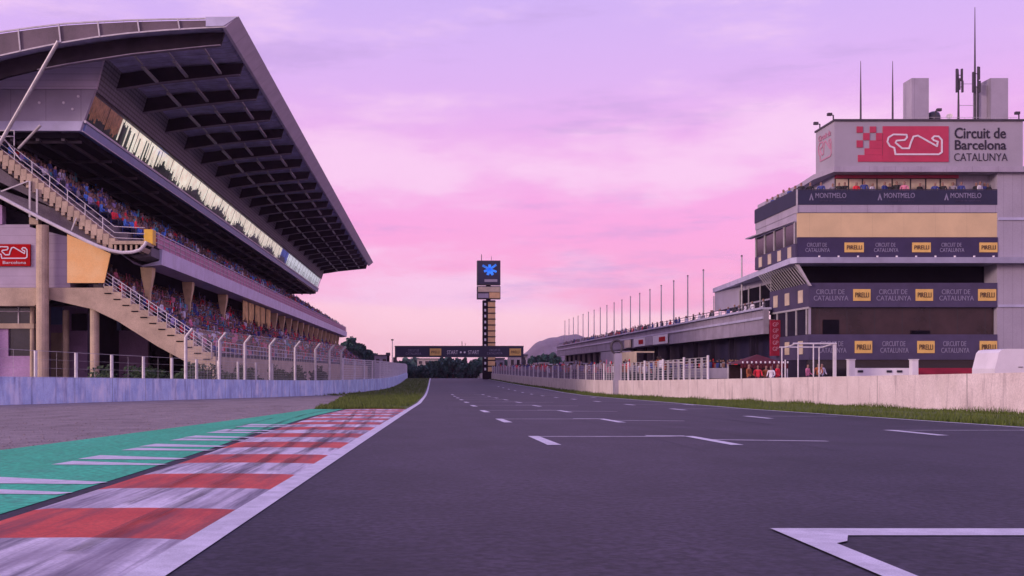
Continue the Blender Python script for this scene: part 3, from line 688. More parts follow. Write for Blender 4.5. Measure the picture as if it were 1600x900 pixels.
MB().prism(poly([(120, 141), (139, 141), (122, 189), (103, 189)]), D0 + .3, Y1).build('reflection_backing', M['refl_green'], gs_)  # backing added as the dark tree reflection between the glowing strips
NP = 40; pl = (Y1 - D0 - .3) / NP; t1, t2 = E(147, 143), E(130.5, 189)
for k in range(NP):
    a, b = D0 + .3 + pl * k, D0 + .3 + pl * (k + 1)
    wn = MB(); 
    wn.bar((t1[0], a, t1[1]), (t2[0], a, t2[1]), .035, up=(0, 1, 0)); wn.bar((t1[0], a, t1[1]), (t1[0], b, t1[1]), .10); wn.bar((t2[0], a, t2[1]), (t2[0], b, t2[1]), .10)
    wn = wn.build('window', M['steel_d'], gs_)
    pn = MB(); pn.quad((t1[0], a, t1[1]), (t2[0], a, t2[1]), (t2[0], b, t2[1]), (t1[0], b, t1[1])); pn.build('pane', M['glass'], wn, norm=False)
    # glowing strips added to imitate a jagged sky reflection, several per window
    if k == 25 or k == 26: bm_ = M['refl_blue']
    elif k > 26: bm_ = M['refl_white']
    elif k < 2: bm_ = M['refl_brown']
    else: bm_ = M['blind']  # cream glow imitating reflected sky
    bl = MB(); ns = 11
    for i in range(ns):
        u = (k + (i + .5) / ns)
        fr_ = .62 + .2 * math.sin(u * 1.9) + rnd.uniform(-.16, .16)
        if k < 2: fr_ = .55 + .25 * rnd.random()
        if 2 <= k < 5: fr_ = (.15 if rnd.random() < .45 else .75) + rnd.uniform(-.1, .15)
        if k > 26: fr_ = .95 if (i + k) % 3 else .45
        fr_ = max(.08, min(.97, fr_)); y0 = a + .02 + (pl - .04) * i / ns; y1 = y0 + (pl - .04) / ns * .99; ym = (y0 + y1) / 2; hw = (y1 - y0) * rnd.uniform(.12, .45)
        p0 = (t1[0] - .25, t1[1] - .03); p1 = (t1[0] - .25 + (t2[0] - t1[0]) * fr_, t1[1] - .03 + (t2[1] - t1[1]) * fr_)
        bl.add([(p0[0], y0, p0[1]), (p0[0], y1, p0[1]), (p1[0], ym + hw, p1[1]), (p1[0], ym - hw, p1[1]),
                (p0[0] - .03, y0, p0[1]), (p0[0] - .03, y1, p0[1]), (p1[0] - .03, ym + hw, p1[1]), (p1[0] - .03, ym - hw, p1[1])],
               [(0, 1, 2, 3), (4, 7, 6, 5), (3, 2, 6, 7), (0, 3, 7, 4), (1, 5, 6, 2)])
    bl.build('blind', bm_, wn, norm=False)  # added glowing strips, stand-in for sky reflected in the glass
MB().prism(poly([(126, 190), (133, 191), (129, 205), (120, 205)]), D0 + .3, Y1).build('ledge', M['ledge'], gs_)
mb = MB(); a = E(133.5, 190.5); mb.bar((a[0], D0 - .1, a[1]), (a[0], Y1, a[1]), .16); a = E(129.5, 205.5); mb.bar((a[0], D0 - .1, a[1]), (a[0], Y1, a[1]), .07)
mb.build('ledge_trim', M['edge_white'], gs_)
# floor of the upper rooms: underside over the upper tier
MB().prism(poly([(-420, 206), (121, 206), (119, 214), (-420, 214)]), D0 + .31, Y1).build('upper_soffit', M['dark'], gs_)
mb = MB()
for px in (95, 55, 15, -30, -90): a = E(px, 216); mb.bar((a[0], D0 + .4, a[1]), (a[0], Y1, a[1]), .25, ht=.2)
for k in range(22): y = D0 + 1 + 6.7 * k; a, b = E(119, 217), E(-200, 217); mb.bar((a[0], y, a[1]), (b[0], y, b[1]), .16, ht=.18)
mb.build('soffit_beam', M['steel_d'], gs_)
# stub at the far end of the roof, dark back wall
MB().prism([(-33.2, -1), (-33, -1), (-33, 20.5), (-33.2, 20.5)], D0 + .3, Y1).build('back_wall', M['dark'], gs_)

# --- upper tier
NU = 14; x0, z0 = E(236, 386); run, rise = .80, .505
prof = []; x, z = x0, z0
prof.append((x0, z0 - .62))
for i in range(NU): prof += [(x, z), (x - run, z)]; x -= run; z += rise
UPX, UPZ = x, z
prof += [(x, z - .7), (x0 - 1.2, z0 - .75)]
Y1U = 229.0
MB().prism(prof, D0 + .05, Y1U).build('upper_tier', M['concrete_d'], gs_)
MB().prism([(x0 + .14, z0 - .98), (x0 + .20, z0 + .10), (x0 - .02, z0 + .10), (x0 - .04, z0 - .7), (x0 - 1.3, z0 - 1.05), (x0 - 1.2, z0 - 1.15)], D0 + 2.2, Y1U).build('tier_fascia', M['fascia'], gs_)
MB().prism([(x0 - 1.25, z0 - 1.12), (x0 - 1.3, z0 - .98), (UPX, UPZ - .9), (UPX, UPZ - 1.1)], D0 + .3, Y1U).build('tier_soffit', M['soffit'], gs_)
# railing on the nose
mb = MB(); zr = z0 + 1.15
for hh in (.35, .7, 1.05): mb.tube((x0 + .05, D0, z0 + .1 + hh), (x0 + .05, Y1U, z0 + .1 + hh), .022 if hh < 1 else .035, 5)
mb.build('front_handrail', M['steel_w'], gs_)
ps = [D0 + 1.62 * i for i in range(99)]
for y in ps: MB().tube((x0 + .05, y, z0 + .1), (x0 + .05, y, z0 + 1.2), .025, 5).build('rail_post', M['steel'], gs_)
mb = MB(); mb.box(x0 - .01, x0 + .02, D0 + 1.5, Y1U - 1, z0 + .14, z0 + 1.05)
tag(mb.build('parapet_infill', M['pink_txt'], gs_), 'pinkish mesh infill of the upper handrail')
MB().box(x0 - .35, x0 + .25, D0 - .5, D0 + .3, z0 + .12, z0 + 1.15).build('yellow_panel', M['yellow'], gs_)
# side stair of the upper tier, with dark notches below each step
st = MB(); NS = 20; ax, az_ = E(10, 243); bx_, bz_ = E(190, 384)
for i in range(NS):
    u0, u1 = i / NS, (i + 1) / NS
    xa, xb = ax + (bx_ - ax) * u0, ax + (bx_ - ax) * u1; za = az_ + (bz_ - az_) * u0; zb = az_ + (bz_ - az_) * u1
    st.box(xa, xb + .03, D0 - 1.6, D0, zb - .42, za)
    st.box(xa, xb - .16, D0 - 1.6, D0, zb - .62, zb - .43)
st.prism([(ax - 3.5, az_ + 2.45), (ax - 3.5, az_ + 1.7), (ax, az_ - .6), (ax, az_)], D0 - 1.6, D0)
st.build('side_stair', M['concrete'], gs_)
MB().prism([(ax - 3.5, az_ + 1.65), (ax, az_ - .66), (bx_, bz_ - .52), (bx_, bz_ - .66), (ax, az_ - .80), (ax - 3.5, az_ + 1.5)], D0 - 1.5, D0 - .1).build('stair_stringer', M['steel_d'], gs_)
mb = MB()
for i in range(0, NS + 1, 3):
    u = i / NS; xx, zz = ax + (bx_ - ax) * u, az_ + (bz_ - az_) * u
    mb.tube((xx, D0 - 1.55, zz), (xx, D0 - 1.55, zz + 1.1), .03, 6)
for hh in (.35, .7, 1.1): mb.tube((ax, D0 - 1.55, az_ + hh), (bx_, D0 - 1.55, bz_ + hh), .022, 5); mb.tube((bx_, D0 - 1.55, bz_ + hh), (x0, D0 - 1.55, z0 + hh), .022, 5)
mb.build('stair_handrail', M['steel_w'], gs_)
# landing with slots and the big curved white tube under it
LN = [(190, 383), (238, 381), (240, 385), (236, 393), (222, 399), (205, 401), (190, 399)]
MB().prism(poly([(188, 382), (240, 382), (240, 387), (188, 387)]), D0 - 2.0, D0 + .04).build('landing', M['concrete'], gs_)
mb = MB()
for px in range(192, 240, 8): mb.prism(poly([(px, 387), (px + 3, 387), (px + 3, 397 - max(0, px - 222) * .4), (px, 397.5)]), D0 - 1.9, D0)
mb.build('landing_rib', M['concrete'], gs_)
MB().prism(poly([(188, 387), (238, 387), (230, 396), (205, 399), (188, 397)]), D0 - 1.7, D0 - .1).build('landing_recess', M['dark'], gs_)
tb = [(-300, 130), (-120, 235), (-40, 282), (0, 305), (40, 326), (80, 347), (120, 367), (150, 382), (170, 391), (188, 397), (205, 400), (220, 399.5), (232, 396), (239, 389), (242, 383)]
MB().path([(EX(a), D0 - 2.05, EZ(b)) for a, b in tb], .115, 8).build('curved_tube', M['steel_w'], gs_)
# grey panels between stair and tube
MB().prism(poly([(-420, 150), (-150, 185), (2, 262), (95, 330), (185, 388), (182, 393), (150, 382), (80, 347), (0, 306), (-120, 237), (-300, 140)]), D0 - .9, D0 - .7).build('stair_side_panel', M['panel_grey'], gs_)
for px, pa, pb in ((4, 250, 305), (62, 290, 345), (73, 302, 350)): MB().bar((EX(px), D0 - 1.7, EZ(pa)), (EX(px), D0 - 1.7, EZ(pb)), .12).build('stair_post', M['steel'], gs_)
mb = MB(); mb.bar((EX(18), D0 - 1.7, EZ(306)), (EX(60), D0 - 1.7, EZ(290)), .08, up=(0, 1, 0)); mb.build('stair_prop', M['steel'], gs_)
MB().bar((EX(125), D0 - 1.7, EZ(366)), (EX(133), D0 - 1.7, EZ(346)), .08, up=(0, 1, 0)).build('stair_prop', M['steel'], gs_)
# raking struts at the corner
for (a, b, c, d, r) in ((93, 66, 12, 240, .13), (66, 196, 45, 240, .09), (-50, 110, -70, 250, .13)):
    MB().tube((EX(a, RY0), RY0 - .2, EZ(b, RY0)), (EX(c), D0 - 1.7, EZ(d)), r, 8).build('raking_strut', M['steel'], gs_)
mb = MB()
for a, b in (((0, 213), (38, 213)), ((38, 213), (38, 236)), ((10, 213), (10, 240)), ((0, 222), (38, 222)), ((20, 222), (48, 258)), ((-60, 213), (0, 213))):
    mb.tube((EX(a[0]), D0 - 1.7, EZ(a[1])), (EX(b[0]), D0 - 1.7, EZ(b[1])), .035, 5)
mb.build('top_landing_rail', M['steel_w'], gs_)

# --- mid level at the end: silver box, tarp, sign, columns
MB().prism(poly([(-420, 352), (50, 352), (50, 356), (113, 372), (113, 450), (-420, 450)]), D0 - .4, D0 + 8).build('silver_room', M['silver_box'], gs_)
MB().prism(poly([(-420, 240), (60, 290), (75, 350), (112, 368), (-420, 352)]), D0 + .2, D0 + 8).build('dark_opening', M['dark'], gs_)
MB().prism(poly([(-420, 318), (8, 318), (8, 352), (-420, 352)]), D0 - .5, D0 + .15).build('mid_pier', M['mauve'], gs_)
MB().prism(poly([(50, 324), (64, 332), (64, 352), (50, 352)]), D0 - .5, D0 + .15).build('mid_pier', M['concrete'], gs_)
MB().prism(poly([(113, 369), (150, 385), (180, 399), (170, 444), (113, 444)]), D0 - 1.0, D0 - .92).build('canvas_panel', M['tarp'], gs_)
sg = MB().prism(poly([(-42, 383), (52, 383), (52, 417), (-42, 417)]), D0 - .56, D0 - .41).build('sign', M['red'], gs_)
LOGO = [(925, 150), (850, 148), (822, 165), (815, 190), (830, 215), (855, 225), (862, 262), (1110, 262), (1128, 250), (1128, 180), (1110, 160), (1085, 158), (1072, 170),
        (1082, 182), (1105, 190), (1100, 216), (1045, 185), (990, 155), (965, 160), (950, 195), (940, 228), (900, 228), (862, 196), (868, 184), (915, 180), (928, 165), (925, 150)]
def logo(parent, cx, cz, wd, ht, yy, r, material, face='front'):
    mb = MB(); q = []
    for a, b in LOGO:
        u = (a - 971) / 313 * wd; v_ = -(b - 205) / 114 * ht
        q.append((cx + u, yy, cz + v_) if face == 'front' else (yy, cx - u, cz + v_))
    up = (0, 1, 0) if face == 'front' else (1, 0, 0)
    for a, b in zip(q[:-1], q[1:]): mb.bar(a, b, r, up=up, ht=.04); mb.tube((Vector(a) + Vector(up) * .0235), (Vector(a) - Vector(up) * .0235), r / 2, 10)
    return mb.build('circuit_outline', material, parent)
logo(sg, EX(24.5), EZ(396), 46 / S0, 18 / S0, D0 - .58, .075, M['white_txt'])
text(sg, 'CIRCUIT', EX(-24), D0 - .59, EZ(392), 26 / S0, 6 / S0, M['white_txt'])
text(sg, 'Barcelona', EX(28), D0 - .59, EZ(411.5), 36 / S0, 4.5 / S0, M['white_txt'])
MB().prism(poly([(-420, 451), (166, 451), (200, 473), (336, 562), (336, 578), (318, 578), (250, 541), (190, 503), (150, 484), (80, 468), (60, 479), (-420, 479)]), D0 - .8, D0 + .2).build('lower_stringer', M['concrete'], gs_)
for (a, b, t_, dy, m_) in ((57, 76, 352, 1.2, 'concrete'), (141, 155, 480, .3, 'concrete'), (98, 108, 485, -2.5, 'concrete'), (47, 54, 478, -.5, 'concrete'), (-60, -40, 478, .3, 'concrete'), (265, 270, 535, -3, 'concrete')):
    d_ = D0 - dy; mb = MB(); x_, r = (EX(a, d_) + EX(b, d_)) / 2, (EX(b, d_) - EX(a, d_)) / 2
    n_ = 14; ring = [(x_ + r * math.cos(2 * math.pi * i / n_), d_ + r * math.sin(2 * math.pi * i / n_)) for i in range(n_)]
    mb.plan(ring, g(70) - .05, EZ(t_, d_)); mb.build('column', M[m_], gs_)
MB().box(-36, EX(231, 76), 76, 76.4, g(76), EZ(478, 76)).build('ground_wall', M['mauve'], gs_)
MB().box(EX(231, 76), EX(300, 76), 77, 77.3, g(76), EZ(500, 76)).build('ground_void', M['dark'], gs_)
mb = MB()
MB().prism(poly([(-420, 479), (50, 479), (50, 505), (-420, 505)]), D0 + .6, D0 + .8).build('upper_window_strip', M['glass_dark'], gs_)
mb = MB()
for px in (-60, -20, 23): mb.prism(poly([(px, 479), (px + 2, 479), (px + 2, 505), (px, 505)]), D0 + .5, D0 + .59)
mb.prism(poly([(-420, 485), (47, 485), (47, 487), (-420, 487)]), D0 + .45, D0 + .49); mb.build('mullions', M['steel'], gs_)
MB().prism(poly([(-420, 505), (50, 505), (50, 513), (-420, 513)]), D0 + .3, D0 + .9).build('sill_beam', M['concrete'], gs_)
MB().prism(poly([(-420, 513), (8, 513), (8, 640), (-420, 640)]), D0 + .5, D0 + .9).build('pier_wall', M['mauve'], gs_)
MB().prism(poly([(8, 556), (47, 556), (47, 640), (8, 640)]), D0 + .5, D0 + .9).build('pier_wall', M['mauve'], gs_)
MB().prism(poly([(8, 513), (47, 513), (47, 556), (8, 556)]), D0 + .7, D0 + .9).build('dark_window', M['glass_dark'], gs_)
# pieces seen between the columns
for (a, b, c, d, dy, m_, nm) in ((80, 98, 480, 507, 5.5, 'ledge', 'high_window'), (156, 188, 494, 516, 5.5, 'ledge', 'high_window'), (112, 140, 490, 516, 5.6, 'dark', 'high_window'),
                                 (80, 97, 520, 600, 5.6, 'concrete', 'door_panel'), (112, 137, 540, 600, 5.5, 'mauve', 'store_door'), (190, 225, 498, 516, 5.6, 'dark', 'high_window')):
    MB().box(EX(a, D0 + dy), EX(b, D0 + dy), D0 + dy - .05, D0 + dy + .3, EZ(d, D0 + dy), EZ(c, D0 + dy)).build(nm, M[m_], gs_)

# --- lower tier
x0l, z0l = E(336, 562); NLr = 12; runl, risel = .70, .47
prof = [(x0l, z0l - .8)]; x, z = x0l, z0l
for i in range(NLr): prof += [(x, z), (x - runl, z)]; x -= runl; z += risel
LPX, LPZ = x, z; prof += [(x, z - .7)]
MB().prism(prof, D0 + .25, Y1U + 4).build('lower_tier', M['concrete_d'], gs_)
MB().box(x0l, x0l + .2, D0 - .8, Y1U + 4, g(70) - .3, z0l + .2).build('front_wall', M['concrete'], gs_)
MB().box(LPX - .4, LPX, D0 + .25, Y1U, -1, z0 + 1.0).build('tier_back_wall', M['dark_pur'], gs_)
mb = MB()
for i in range(12):
    u0, u1 = i / 12, (i + 1) / 12; (xa, za), (xb, zb) = E(168, 449), E(334, 560)
    X0, X1 = xa + (xb - xa) * u0, xa + (xb - xa) * u1; mb.box(X0, X1, D0 - .78, D0 + .19, za + (zb - za) * u1 - .3, za + (zb - za) * u0 + .02)
mb.build('lower_side_step', M['concrete'], gs_)
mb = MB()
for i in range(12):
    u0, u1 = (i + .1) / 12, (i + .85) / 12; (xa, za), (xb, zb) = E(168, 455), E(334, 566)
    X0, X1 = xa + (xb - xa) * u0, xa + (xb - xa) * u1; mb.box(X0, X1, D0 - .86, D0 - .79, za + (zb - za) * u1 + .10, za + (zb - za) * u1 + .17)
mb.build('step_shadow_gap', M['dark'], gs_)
mb = MB(); (xa, za), (xb, zb) = E(168, 449), E(334, 560)
for i in range(0, 13):
    u = i / 12; mb.tube((xa + (xb - xa) * u, D0 - .75, za + (zb - za) * u), (xa + (xb - xa) * u, D0 - .75, za + (zb - za) * u + 1.05), .028, 6)
for hh in (.3, .55, .8, 1.05): mb.tube((xa, D0 - .75, za + hh), (xb, D0 - .75, zb + hh), .028 if hh > 1 else .02, 5)
mb.build('lower_handrail', M['steel_w'], gs_)
mb = MB()
for hh in (.35, .7, 1.05): mb.tube((x0l + .1, D0, z0l + .2 + hh), (x0l + .1, Y1U, z0l + .2 + hh), .025, 5)
mb.build('lower_front_rail', M['steel_w'], gs_)
for y in ps: MB().tube((x0l + .1, y, z0l + .2), (x0l + .1, y, z0l + 1.25), .025, 5).build('lower_rail_post', M['steel'], gs_)
# tapered brackets that carry the upper tier
BX = x0 - .9
k = 0
for y in [72.5, 84.5, 98.5, 112, 118, 124] + [130.5 + 6.7 * i for i in range(14)]:
    mb = MB(); zt = z0 - 1.18; s_ = 1.0
    vs = []
    for (zz, hx, hy) in ((zt, .42, .42), (zt - .55, .38, .38), (zt - 1.7, .20, .18), (zt - 4.2, .10, .10)):
        vs += [(BX - hx, y - hy, zz), (BX + hx, y - hy, zz), (BX + hx, y + hy, zz), (BX - hx, y + hy, zz)]
    fs = [(0, 1, 2, 3), (12, 15, 14, 13)]
    for q in range(3):
        for i in range(4): fs.append((q * 4 + i, q * 4 + (i + 1) % 4, q * 4 + 4 + (i + 1) % 4, q * 4 + 4 + i))
    mb.add(vs, fs); mb.build('bracket', M['bracket'], gs_)
for y0 in (106, 109.5, 113.5, 117, 121): 
    mb = MB(); wd = 2.6
    for i in range(6):
        a = y0 + wd * i / 6; mb.box(BX + .5, BX + .56 + .05 * (i % 2), a, a + wd / 6, z0 - 3.2 + .3 * math.sin(y0 + i), z0 - 1.2)
    mb.build('hanging_cloth', M['gold'], gs_)
# backrests of seats as one mass of the stand
mb = MB()
for (X, Z, rn, rs, n_, ya, yb) in ((x0, z0, run, rise, NU, D0 + 1, Y1U - 1), (x0l, z0l, runl, risel, NLr, D0 + 1, Y1U + 2)):
    for i in range(n_):
        xx, zz = X - rn * i - rn * .8, Z + rs * i; mb.box(xx - .04, xx, ya, yb, zz, zz + .62); mb.box(xx, xx + .3, ya, yb, zz + .38, zz + .42)
o = mb.build('seat_rows', M['sh_navy'], gs_); o['kind'] = 'stuff'
# spectators: the nearest ones one by one, the far mass as one object
TW = {'upper': (x0, z0, run, rise, NU, D0, Y1U), 'lower': (x0l, z0l, runl, risel, NLr, D0, Y1U + 3)}
PAL = {'upper': ['navy', 'blue', 'navy', 'teal', 'blue', 'black', 'lilac', 'red', 'white', 'grey'], 'lower': ['navy', 'black', 'red', 'lilac', 'white', 'grey', 'pink', 'navy', 'teal', 'red']}
RZ = math.pi / 2    # figures face -Y; turned to look at the track (+X)
far = []
ORDS = ['first', 'second', 'third', 'fourth', 'fifth', 'sixth', 'seventh', 'eighth', 'ninth', 'tenth', 'eleventh', 'twelfth', 'thirteenth', 'fourteenth', 'fifteenth', 'sixteenth']
for tn, (X, Z, rn, rs, n_, ya, yb) in TW.items():
    near = []
    for i in range(n_):
        y = ya + .8 + rnd.random() * .3
        while y < yb - .8:
            if rnd.random() < (.86 if tn == 'upper' else .88):
                near.append((y, i))
            y += rnd.uniform(.50, .64)
    near.sort()
    cut = 118; seat_no = {i: -1 for i in range(n_)}
    for q, (y, i) in enumerate(near):
        xx = X - rn * i - rn * .62; zz = Z + rs * i; rz = RZ + rnd.uniform(-.4, .4)
        if q < cut:
            seat_no[i] += 1
            p = PAL[tn]
            c = rnd.choice(p)
            if tn == 'upper' and i < 4 and rnd.random() < .35: c = 'red'
            kd = rnd.choices(['sit', 'cheer', 'stand'], [8, 1, 1])[0]
            lab = {'sit': 'seated', 'cheer': 'raising an arm', 'stand': 'standing up'}[kd]
            person(kd, c, (xx, y, zz), rz, '%s top spectator %s, %s row, %s tier, %s' % (c, lab, ['front', 'second', 'third', 'fourth', 'fifth', 'sixth', 'seventh', 'eighth', 'ninth', 'tenth', 'eleventh', 'twelfth', 'thirteenth', 'fourteenth'][i], tn, ORDS[seat_no[i]] + ' from the end stair'), 'spectators at the near end of the %s tier' % tn)
        else: far.append((tn, xx, y, zz, rz, rnd.random() < .9))
for tn in ('upper', 'lower'):
    crowd('crowd', [q[1:] for q in far if q[0] == tn], 'dense mottled crowd filling the %s tier of the grandstand' % tn, PAL[tn])

# ------------------------------------------------------------------ hedge behind the yard fence
mb = MB()
for _ in range(9000):
    y = rnd.uniform(66, 100); x = -14.0 + (y - 66) * .11 + rnd.uniform(-.35, .35)
    hz = 1.75 + .35 * math.sin(y * .8) + .25 * math.sin(y * 2.3)
    if math.sin(y * .45 + 1) < -.75: continue
    z = g(y) + rnd.random() ** .7 * hz; r = rnd.uniform(.05, .11)
    d = Vector((rnd.gauss(0, 1), rnd.gauss(0, 1), rnd.gauss(0, 1))).normalized(); a = d.orthogonal() * r; b = d.cross(a)
    c = Vector((x, y, z)); mb.quad(c - a, c - b * .6, c + a, c + b * .6)
tag(mb.build('hedge', M['plant'], norm=False), 'dark green hedge behind the catch fence below the grandstand', 'hedge')
mb = MB()
for _ in range(5000):
    y = rnd.uniform(62, 67); x = -21 + rnd.uniform(0, 6.5); hz = 1.5 + .5 * math.sin(x * 2) + .2 * math.sin(x * 5)
    z = g(y) + rnd.random() ** .7 * hz; r = rnd.uniform(.05, .12)
    d = Vector((rnd.gauss(0, 1), rnd.gauss(0, 1), rnd.gauss(0, 1))).normalized(); a = d.orthogonal() * r; b = d.cross(a)
    c = Vector((x, y, z)); mb.quad(c - a, c - b * .6, c + a, c + b * .6)
tag(mb.build('shrubs', M['plant'], norm=False), 'dark shrubs in front of the stair of the lower tier', 'shrub')

# ------------------------------------------------------------------ CONTROL TOWER
ct = empty('control_building', (31, 75, g(75)), 'boxy race control building with banners and a roof sign on the right', 'building')
def EB(nm, px0, px1, py0, py1, d0, d1, m_, par=None, D=D0):
    return MB().box(EX(px0, D), EX(px1, D), d0, d1, EZ(py1, D), EZ(py0, D)).build(nm, M[m_], par or ct)
zt = {k: EZ(k) for k in (190, 262, 297, 320, 333, 371, 403, 413, 442, 480, 522, 562)}
EB('tower_shaft', 1558, 1760, 262, 630, D0, 88, 'bld')
for a, b in ((340, 344), (476, 480)): EB('shaft_ledge', 1559, 1760, a, b, D0 - .08, D0 - .004, 'fascia')
# sign block on top
sb = EB('sign_block', 1303, 1597, 190, 261, D0 - .1, D0 + 3.3, 'sign_face')
EB('sign_block_coping', 1301.5, 1599, 187, 189.8, D0 - .2, D0 + 3.4, 'steel_d')
EB('roof_slab', 1300, 1760, 261.5, 270, D0 - .35, D0 + 16, 'bld_plain')
MB().plan([(EX(1300), D0 - .35), (EX(1292), D0 + 2.5), (EX(1300), D0 + 7), (EX(1300) + .02, D0 + 7)], EZ(270), EZ(262)).build('roof_slab_corner', M['bld_plain'], ct)
# red logo panel with its checkers
lp = EB('logo_panel', 1378, 1480.5, 198, 253.5, D0 - .16, D0 - .104, 'crimson', sb)
c2 = lambda cx, cy: (1160 + cx * .275, 170 + cy * .275)
mb = MB()
for (a, b, c, d) in ((645, 680, 103, 138), (720, 755, 103, 138), (682, 718, 140, 180), (645, 680, 182, 222), (718, 790, 182, 226), (690, 790, 227, 264), (652, 792, 265, 303), (755, 790, 140, 181)):
    p, q = c2(a, c), c2(b, d); mb.box(EX(p[0]), EX(q[0]), D0 - .15, D0 - .104, EZ(q[1]), EZ(p[1]))
mb.build('checker_squares', M['crimson'], sb)
logo(sb, EX(1427), EZ(226.5), 85 / S0, 31 / S0, D0 - .18, .11, M['white_txt'])
text(sb, 'Circuit de', EX(1530), D0 - .14, EZ(208.5), 80 / S0, 17 / S0, M['ink'], bold=.012)
text(sb, 'Barcelona', EX(1530.5), D0 - .14, EZ(227), 80 / S0, 15 / S0, M['ink'], bold=.012)
text(sb, 'CATALUNYA', EX(1531), D0 - .14, EZ(246), 83 / S0, 12 / S0, M['ink'], bold=-.012)
logo(sb, D0 + 1.6, EZ(226), 2.3, 1.3, EX(1303) - .02, .09, M['pink_txt'], 'side')
text(sb, 'Circuit de', D0 + 1.6, EX(1303) - .05, EZ(204), 2.2, .4, M['pink_txt'], face='side')
# set-back storey
EB('top_storey', 1312, 1700, 270, 300, D0 + 1.0, D0 + 9, 'bld_plain')
EB('top_storey_lintel', 1313, 1507, 270.2, 275, D0 + .75, D0 + .99, 'crimson')
xs_ = [1313, 1334, 1356, 1379, 1403, 1432, 1456, 1479, 1505]
for a, b in zip(xs_[:-1], xs_[1:]):
    wn = EB('window', a, b, 275, 299, D0 + .90, D0 + .995, 'steel_d'); EB('pane', a + 1.3, b - 1.3, 276, 298, D0 + .86, D0 + .898, 'cream_win', wn)
# terrace with banners, left return too
EB('terrace_slab', 1245, 1558, 320, 332, D0, D0 + 9, 'bld_plain')
tbn = EB('terrace_banner', 1245, 1558, 297, 320, D0 - .02, D0 + .10, 'navy')
MB().box(EX(1245) - .06, EX(1245) + .06, D0 + .1, D0 + 9, EZ(320), EZ(297)).build('terrace_side_banner', M['navy'], ct)
mb = MB(); mb.box(EX(1244), EX(1246.2), D0 - .06, D0 + .04, EZ(333), EZ(296)); mb.build('corner_post', M['steel'], ct)
mb = MB(); mb.tube((EX(1245), D0, EZ(296)), (EX(1558), D0, EZ(296)), .03, 6); mb.tube((EX(1245), D0, EZ(296)), (EX(1245), D0 + 9, EZ(296)), .03, 6); mb.build('terrace_handrail', M['steel_d'], ct)
for cx in (1297, 1404, 1508):
    text(tbn, 'MONTMELO', EX(cx + 1), D0 - .045, EZ(305.5), 48 / S0, 8 / S0, M['lilac_txt'])
    text(tbn, 'circuit de catalunya', EX(cx + 4), D0 - .045, EZ(314), 40 / S0, 4 / S0, M['purple_l'])
    mb = MB(); mb.prism(poly([(cx - 33, 313), (cx - 29.5, 302), (cx - 26, 313), (cx - 28, 313), (cx - 29.5, 307), (cx - 31, 313)]), D0 - .045, D0 - .022); mb.build('emblem', M['lilac_txt'], tbn)
# main upper volume
EB('upper_volume', 1245.5, 1557.5, 332.5, 402.8, D0 + .12, D0 + 8.9, 'bld_plain')
EB('cream_panel', 1246, 1558, 333, 370.5, D0, D0 + .118, 'cream')
def banner(nm, a, b, c, d, m_, texts, ys_, yel):
    bn = EB(nm, a, b, c, d, D0 - .05, D0 + .1, m_); h_ = (d - c)
    for cx, wd in texts:
        text(bn, 'CIRCUIT DE', EX(cx - 1), D0 - .08, EZ(c + h_ * .37), wd * .82 / S0, h_ * .20 / S0, M['lilac_txt'])
        text(bn, 'CATALUNYA', EX(cx), D0 - .08, EZ(c + h_ * .63), wd / S0, h_ * .20 / S0, M['lilac_txt'])
    for cx, wd in yel:
        y_ = EB('yellow_board', cx - wd / 2, cx + wd / 2, c + h_ * .26, d - h_ * .26, D0 - .09, D0 - .052, 'yellow_sign', bn)
        text(y_, 'PIRELLI', EX(cx), D0 - .12, EZ((c + d) / 2), wd * .78 / S0, h_ * .20 / S0, M['glass_brown'])
    return bn
banner('upper_banner', 1246, 1558.5, 371, 402.5, 'purple', ((1277, 38), (1384, 38), (1487, 38)), None, ((1334, 30), (1439, 29), (1543.5, 28)))
b1 = banner('middle_banner', 1265, 1557.5, 442, 480, 'purple_l', ((1298, 54), (1396, 54), (1494, 54)), None, ((1346, 27), (1443.5, 27), (1541.5, 28)))
b2 = banner('lower_banner', 1265, 1557.5, 522.5, 562, 'purple_l', ((1300, 44), (1397, 44), (1492, 44)), None, ((1348.5, 27), (1446, 27), (1543.5, 27)))
# upper left face: windows and pale panels
MB().box(EX(1245.5) - .05, EX(1245.5) + .1, D0 + .13, D0 + 8.9, EZ(380), EZ(347)).build('side_glazing', M['glass_dark'], ct)
mb = MB()
for k in range(5): mb.box(EX(1245.5) - .12, EX(1245.5) - .055, D0 + .2 + 2.1 * k, D0 + .35 + 2.1 * k, EZ(380), EZ(346))
mb.build('side_mullion', M['steel'], ct)
MB().box(EX(1245.5) - .08, EX(1245.5) + .1, D0 + .1, D0 + 8.9, EZ(402.5), EZ(380.2)).build('side_banner', M['purple_l'], ct)
for k in range(4): MB().box(EX(1245.5) - .11, EX(1245.5) - .082, D0 + .9 + 2.1 * k, D0 + 1.6 + 2.1 * k, EZ(400), EZ(383)).build('side_yellow_board', M['cream_win'], ct)
MB().plan([(EX(1243), D0 + .1), (EX(1243), D0 + 9.6), (EX(1243) - .5, D0 + 9.6), (EX(1243) - .1, D0 + .1)], EZ(346), EZ(344)).build('side_canopy', M['bld_plain'], ct)
